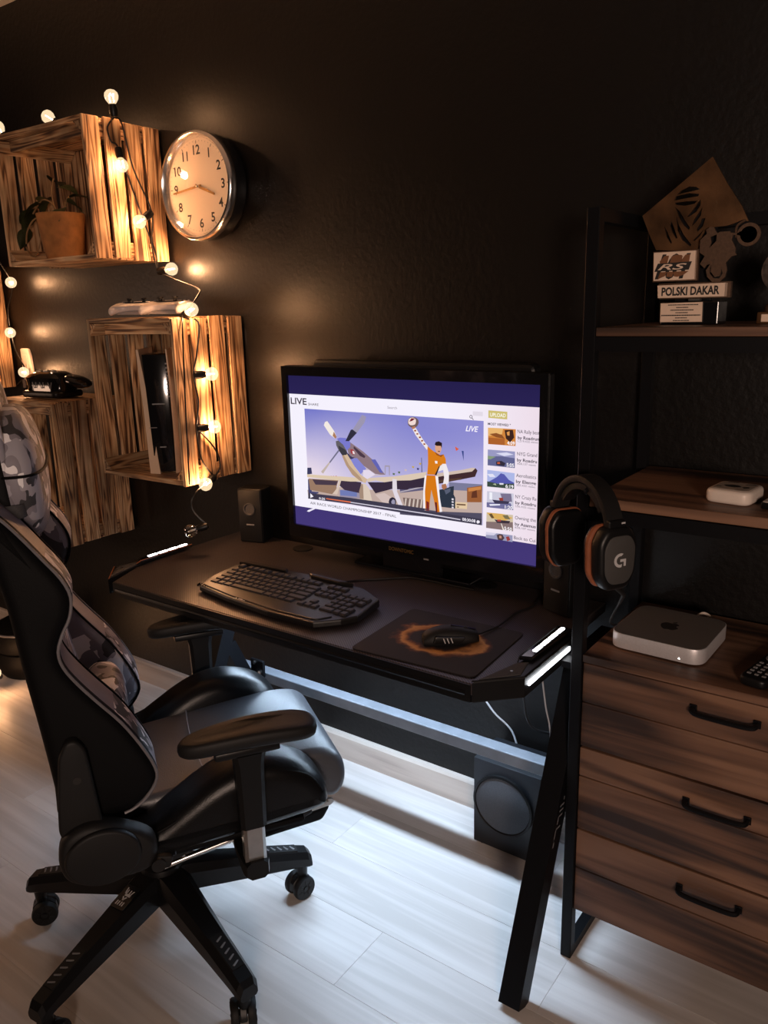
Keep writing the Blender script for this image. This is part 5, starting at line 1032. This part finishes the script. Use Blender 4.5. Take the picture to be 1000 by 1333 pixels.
# seat
b = NB(); prof = spline([(-0.14, 0.432), (-0.145, 0.470), (-0.13, 0.498), (0.0, 0.508), (0.15, 0.520), (0.28, 0.530), (0.36, 0.527), (0.402, 0.508), (0.420, 0.470), (0.416, 0.425), (0.390, 0.400), (0.33, 0.410), (0.10, 0.428)], 4)
ring_loft_prism(b, prof, -0.168, 0.178, 'yz', 0.020, 5)
for v in b.verts:
    if v.co.z > 0.47: v.co.z += 0.014*math.cos(v.co.x/0.175*PI/2)*max(0, min(1, (v.co.y+0.1)/0.3))
obj('seat_cushion', b, M['seat_leather'], ch, angle=60)
bol = spline([(-0.135, 0.425), (-0.14, 0.455), (-0.10, 0.470), (-0.03, 0.482), (0.035, 0.520), (0.09, 0.553), (0.145, 0.576), (0.20, 0.584), (0.25, 0.576), (0.303, 0.552), (0.338, 0.515), (0.353, 0.470), (0.335, 0.438), (0.2, 0.424), (0.0, 0.418)], 3)
for s in (-1, 1):
    b = NB(); ring_loft_prism(b, bol, s*0.150, s*0.276, 'yz', 0.040, 6); sb_ = obj('seat_bolster', b, M['leather'], ch, angle=60)
    b = NB(); tube(b, [(s*0.2655, u, z-0.006) for u, z in spline([(-0.10, 0.455), (0.035, 0.505), (0.145, 0.560), (0.23, 0.566), (0.303, 0.540), (0.338, 0.490)], 5, False)], 0.0032, 7); obj('seam_piping', b, M['leather_back'], sb_)
b = NB(); tube(b, spline([(-0.164, 0.105, 0.522), (-0.08, 0.098, 0.529), (0.0, 0.095, 0.531), (0.08, 0.098, 0.530), (0.172, 0.105, 0.523)], 5, False), 0.0015, 6); obj('seat_seam', b, M['piping'], ch)
b = NB(); box2(b, (-0.25, -0.12, 0.405), (0.25, 0.30, 0.424), 0.008, 2); obj('seat_pan', b, M['leather_back'], ch)

# folded footrest under the seat
b = NB(); ring_loft_prism(b, rounded([(0.19, 0.318), (0.365, 0.330), (0.385, 0.362), (0.375, 0.374), (0.20, 0.356)], 0.010), -0.155, 0.155, 'yz', 0.010, 3); fr_ = obj('footrest', b, M['leather_back'], ch)
for s in (-1, 1):
    b = NB(); cyl(b, (s*0.172, -0.02, 0.328), (s*0.172, 0.30, 0.380), 0.007, seg=12); obj('footrest_rail', b, M['chrome'], ch)
    b = NB(); prism(b, rounded([(0.285, 0.366), (0.382, 0.376), (0.392, 0.385), (0.385, 0.394), (0.285, 0.384)], 0.005), s*0.160, s*0.168, 'yz', 0.001, 1); hb = obj('hinge_plate', b, M['steel'], ch)
    b = NB(); cyl(b, (s*0.167, 0.372, 0.385), (s*0.172, 0.372, 0.385), 0.005, seg=10); obj('hinge_screw', b, M['steel'], hb)
    b = NB(); ring_loft_prism(b, rounded([(0.20, 0.362), (0.30, 0.366), (0.335, 0.378), (0.33, 0.390), (0.21, 0.384)], 0.008), s*0.164, s*0.184, 'yz', 0.005, 3); obj('hinge_cover', b, M['soft_black'], ch)

# armrests
for s in (-1, 1):
    b = NB(); out = spline([(0.038, 0.000), (0.060, -0.028), (0.12, -0.040), (0.20, -0.045), (0.27, -0.044), (0.305, -0.030), (0.316, 0.000), (0.305, 0.034), (0.27, 0.046), (0.20, 0.046), (0.12, 0.040), (0.060, 0.026)], 4)
    rings = []
    for z, k in ((-0.014, 0.70), (-0.0135, 0.88), (-0.009, 0.965), (0.0, 1.0), (0.009, 0.985), (0.014, 0.93), (0.0165, 0.80), (0.0170, 0.5)):
        rings.append([(s*0.315+w*k, 0.178+(u-0.178)*(1-(1-k)*0.45), 0.680+z+0.010*math.sin((u-0.04)/0.28*PI)) for u, w in out])
    loft(b, rings); obj('armrest_pad', b, M['soft_black'], ch, angle=60)
    b = NB(); box2(b, (s*0.315-0.026, 0.105, 0.652), (s*0.315+0.026, 0.235, 0.668), 0.004, 2); obj('armrest_plate', b, M['black_plastic'], ch)
    b = NB(); rings = [[(s*0.318+w*q, 0.172+d*e+o, z) for q, e in ((-1, -0.7), (-0.7, -1), (0.7, -1), (1, -0.7), (1, 0.7), (0.7, 1), (-0.7, 1), (-1, 0.7))] for z, w, d, o in ((0.486, 0.021, 0.026, 0), (0.56, 0.022, 0.027, 0), (0.63, 0.023, 0.029, 0), (0.653, 0.024, 0.034, 0.0))]
    loft(b, rings); obj('armrest_post', b, M['black_plastic'], ch, angle=30)
    b = NB(); rings = [[(s*0.318+w*q, 0.172+d*e, z) for q, e in ((-1, -0.7), (-0.7, -1), (0.7, -1), (1, -0.7), (1, 0.7), (0.7, 1), (-0.7, 1), (-1, 0.7))] for z, w, d in ((0.395, 0.018, 0.022), (0.487, 0.018, 0.022))]
    loft(b, rings); obj('armrest_sleeve', b, M['steel'], ch, angle=30)
    b = NB(); rings = [[(s*x, 0.172+d*e, zc+h*q) for e, q in ((-1, -0.6), (-0.6, -1), (0.6, -1), (1, -0.6), (1, 0.6), (0.6, 1), (-0.6, 1), (-1, 0.6))] for x, d, zc, h in ((0.10, 0.030, 0.396, 0.010), (0.25, 0.030, 0.392, 0.013), (0.29, 0.029, 0.390, 0.020), (0.325, 0.027, 0.390, 0.024), (0.343, 0.022, 0.391, 0.020))]
    loft(b, rings); obj('armrest_bracket', b, M['black_plastic'], ch, angle=30)

# backrest: centre panel, two winged bolsters, head section
b = NB(); cen = [(-0.13, 0.520), (-0.105, 0.56), (-0.115, 0.64), (-0.135, 0.74), (-0.155, 0.86), (-0.172, 0.98), (-0.185, 1.10), (-0.195, 1.22), (-0.205, 1.33), (-0.218, 1.375), (-0.245, 1.38), (-0.256, 1.34), (-0.246, 1.20), (-0.236, 1.05), (-0.222, 0.90), (-0.205, 0.72), (-0.190, 0.58), (-0.175, 0.525)]
ring_loft_prism(b, spline(cen, 3), -0.165, 0.165, 'yz', 0.018, 4)
for f in b.faces:
    c_ = f.calc_center_median(); f.material_index = 1 if (c_.y > -0.206-(c_.z-0.75)*0.09 and abs(c_.x) < 0.164) else 0
obj('backrest', b, [M['leather_back'], M['camo']], ch, angle=60)
wing = spline([(-0.185, 0.552), (-0.12, 0.543), (-0.066, 0.543), (-0.030, 0.560), (-0.002, 0.596), (0.000, 0.628), (-0.022, 0.682), (-0.053, 0.738), (-0.090, 0.788), (-0.121, 0.832), (-0.142, 0.870), (-0.147, 0.902), (-0.136, 0.935), (-0.120, 0.966), (-0.114, 1.004), (-0.126, 1.040), (-0.152, 1.080), (-0.186, 1.130), (-0.214, 1.165), (-0.240, 1.185), (-0.252, 1.165), (-0.243, 1.10), (-0.232, 1.035), (-0.224, 0.985), (-0.214, 0.87), (-0.204, 0.78), (-0.196, 0.70), (-0.189, 0.62)], 3)
for s in (-1, 1):
    b = NB(); ring_loft_prism(b, wing, s*0.140, s*0.274, 'yz', 0.026, 5)
    for f in b.faces:
        c_ = f.calc_center_median(); ax_ = abs(c_.x)
        f.material_index = 0 if ax_ > 0.243 or c_.y < -0.235 else ((1 if 0.76 < c_.z < 0.955 or c_.z > 1.075 else 2) if ax_ < 0.236 else 1)
    w_ = obj('back_bolster', b, [M['leather_back'], M['grey_leather'], M['camo']], ch, angle=60)
    b = NB(); edge = [(u+0.001, z) for u, z in wing[3*2:3*20]]; tube(b, [(s*0.2665, u-0.004, z) for u, z in edge], 0.0030, 7); obj('piping', b, M['piping'], w_)
    b = NB(); tube(b, [(s*0.1485, u-0.004, z) for u, z in edge], 0.0028, 7); obj('piping', b, M['leather_back'], w_)
    # recliner plate and round cover at the hinge
    b = NB(); ring_loft_prism(b, rounded([(-0.190, 0.545), (-0.186, 0.60), (-0.174, 0.70), (-0.158, 0.732), (-0.140, 0.734), (-0.124, 0.712), (-0.111, 0.563), (-0.10, 0.50), (-0.17, 0.50)], 0.012, 4), s*0.268, s*0.296, 'yz', 0.006, 3); rp = obj('recliner_plate', b, M['soft_black'], ch)
    b = NB(); cyl(b, (s*0.290, -0.146, 0.652), (s*0.2968, -0.146, 0.652), 0.0075, seg=16); obj('plate_hole', b, M['ink'], rp)
    b = NB(); ring_loft_prism(b, spline([(-0.196, 0.50), (-0.186, 0.455), (-0.15, 0.432), (-0.10, 0.430), (-0.04, 0.436), (-0.018, 0.46), (-0.022, 0.505), (-0.07, 0.540), (-0.13, 0.562), (-0.18, 0.545)], 4), s*0.268, s*0.318, 'yz', 0.016, 4); rc_ = obj('recliner_cover', b, M['soft_black'], ch)
    b = NB(); ring_loft_prism(b, [(-0.116+0.070*math.cos(2*PI*q/40), 0.494+0.058*math.sin(2*PI*q/40)) for q in range(40)], s*0.312, s*0.328, 'yz', 0.006, 3); obj('cover_disc', b, M['soft_black'], rc_)
    b = NB(); box2(b, (s*0.255, -0.17, 0.425), (s*0.275, 0.02, 0.452), 0.002, 1); obj('hinge_bar', b, M['black_metal'], ch)
    # harness opening in the head section
    b = NB(); tube(b, [(s*0.105+0.026*math.cos(a), -0.1985-0.09*0.045*math.sin(a)*0.4, 1.215+0.050*math.sin(a)) for a in [2*PI*q/28 for q in range(28)]], 0.007, 8, True); obj('harness_trim', b, M['black_plastic'], ch)
    b = NB(); pillow(b, (s*0.105, -0.1975, 1.215), (0.024, 0.006, 0.047), 2.2, 20, 8); obj('harness_opening', b, M['ink'], ch)
b = NB(); cyl(b, (0.300, -0.018, 0.445), (0.322, -0.018, 0.445), 0.014, seg=16); ring_loft_prism(b, rounded([(-0.03, 0.432), (0.005, 0.43), (0.012, 0.455), (-0.02, 0.462)], 0.006), 0.300, 0.316, 'yz', 0.004, 2); obj('recline_lever', b, M['soft_black'], ch)

# cushions strapped to the back
b = NB(); pillow(b, (0.0, -0.188, 1.200), (0.165, 0.050, 0.130), 3.0, 36, 20, RX(0.06)); hp = obj('head_pillow', b, M['camo'], ch, angle=80)
b = NB(); tube(b, [(0.168*math.copysign(abs(math.cos(a))**0.7, math.cos(a)), -0.188+0.051*math.copysign(abs(math.sin(a))**0.7, math.sin(a)), 1.214) for a in [2*PI*q/40 for q in range(40)]], 0.0028, 7, True); obj('pillow_piping', b, M['leather_back'], hp)
b = NB(); rings = [[(x, y, 1.150+q) for q in (-0.013, 0.013)] for x, y in [(0.172*math.copysign(abs(math.cos(a))**0.35, math.cos(a)), -0.216+0.042*math.copysign(abs(math.sin(a))**0.35, math.sin(a))) for a in [2*PI*q/44 for q in range(45)]]]
loft(b, rings, cap=False, closed=False); bmesh.ops.solidify(b, geom=list(b.faces), thickness=0.002); obj('pillow_strap', b, M['strap'], ch)
b = NB(); pillow(b, (0.0, -0.085, 0.645), (0.150, 0.050, 0.085), 2.7, 36, 20, RX(-0.12)); obj('lumbar_pillow', b, M['camo'], ch, angle=80)
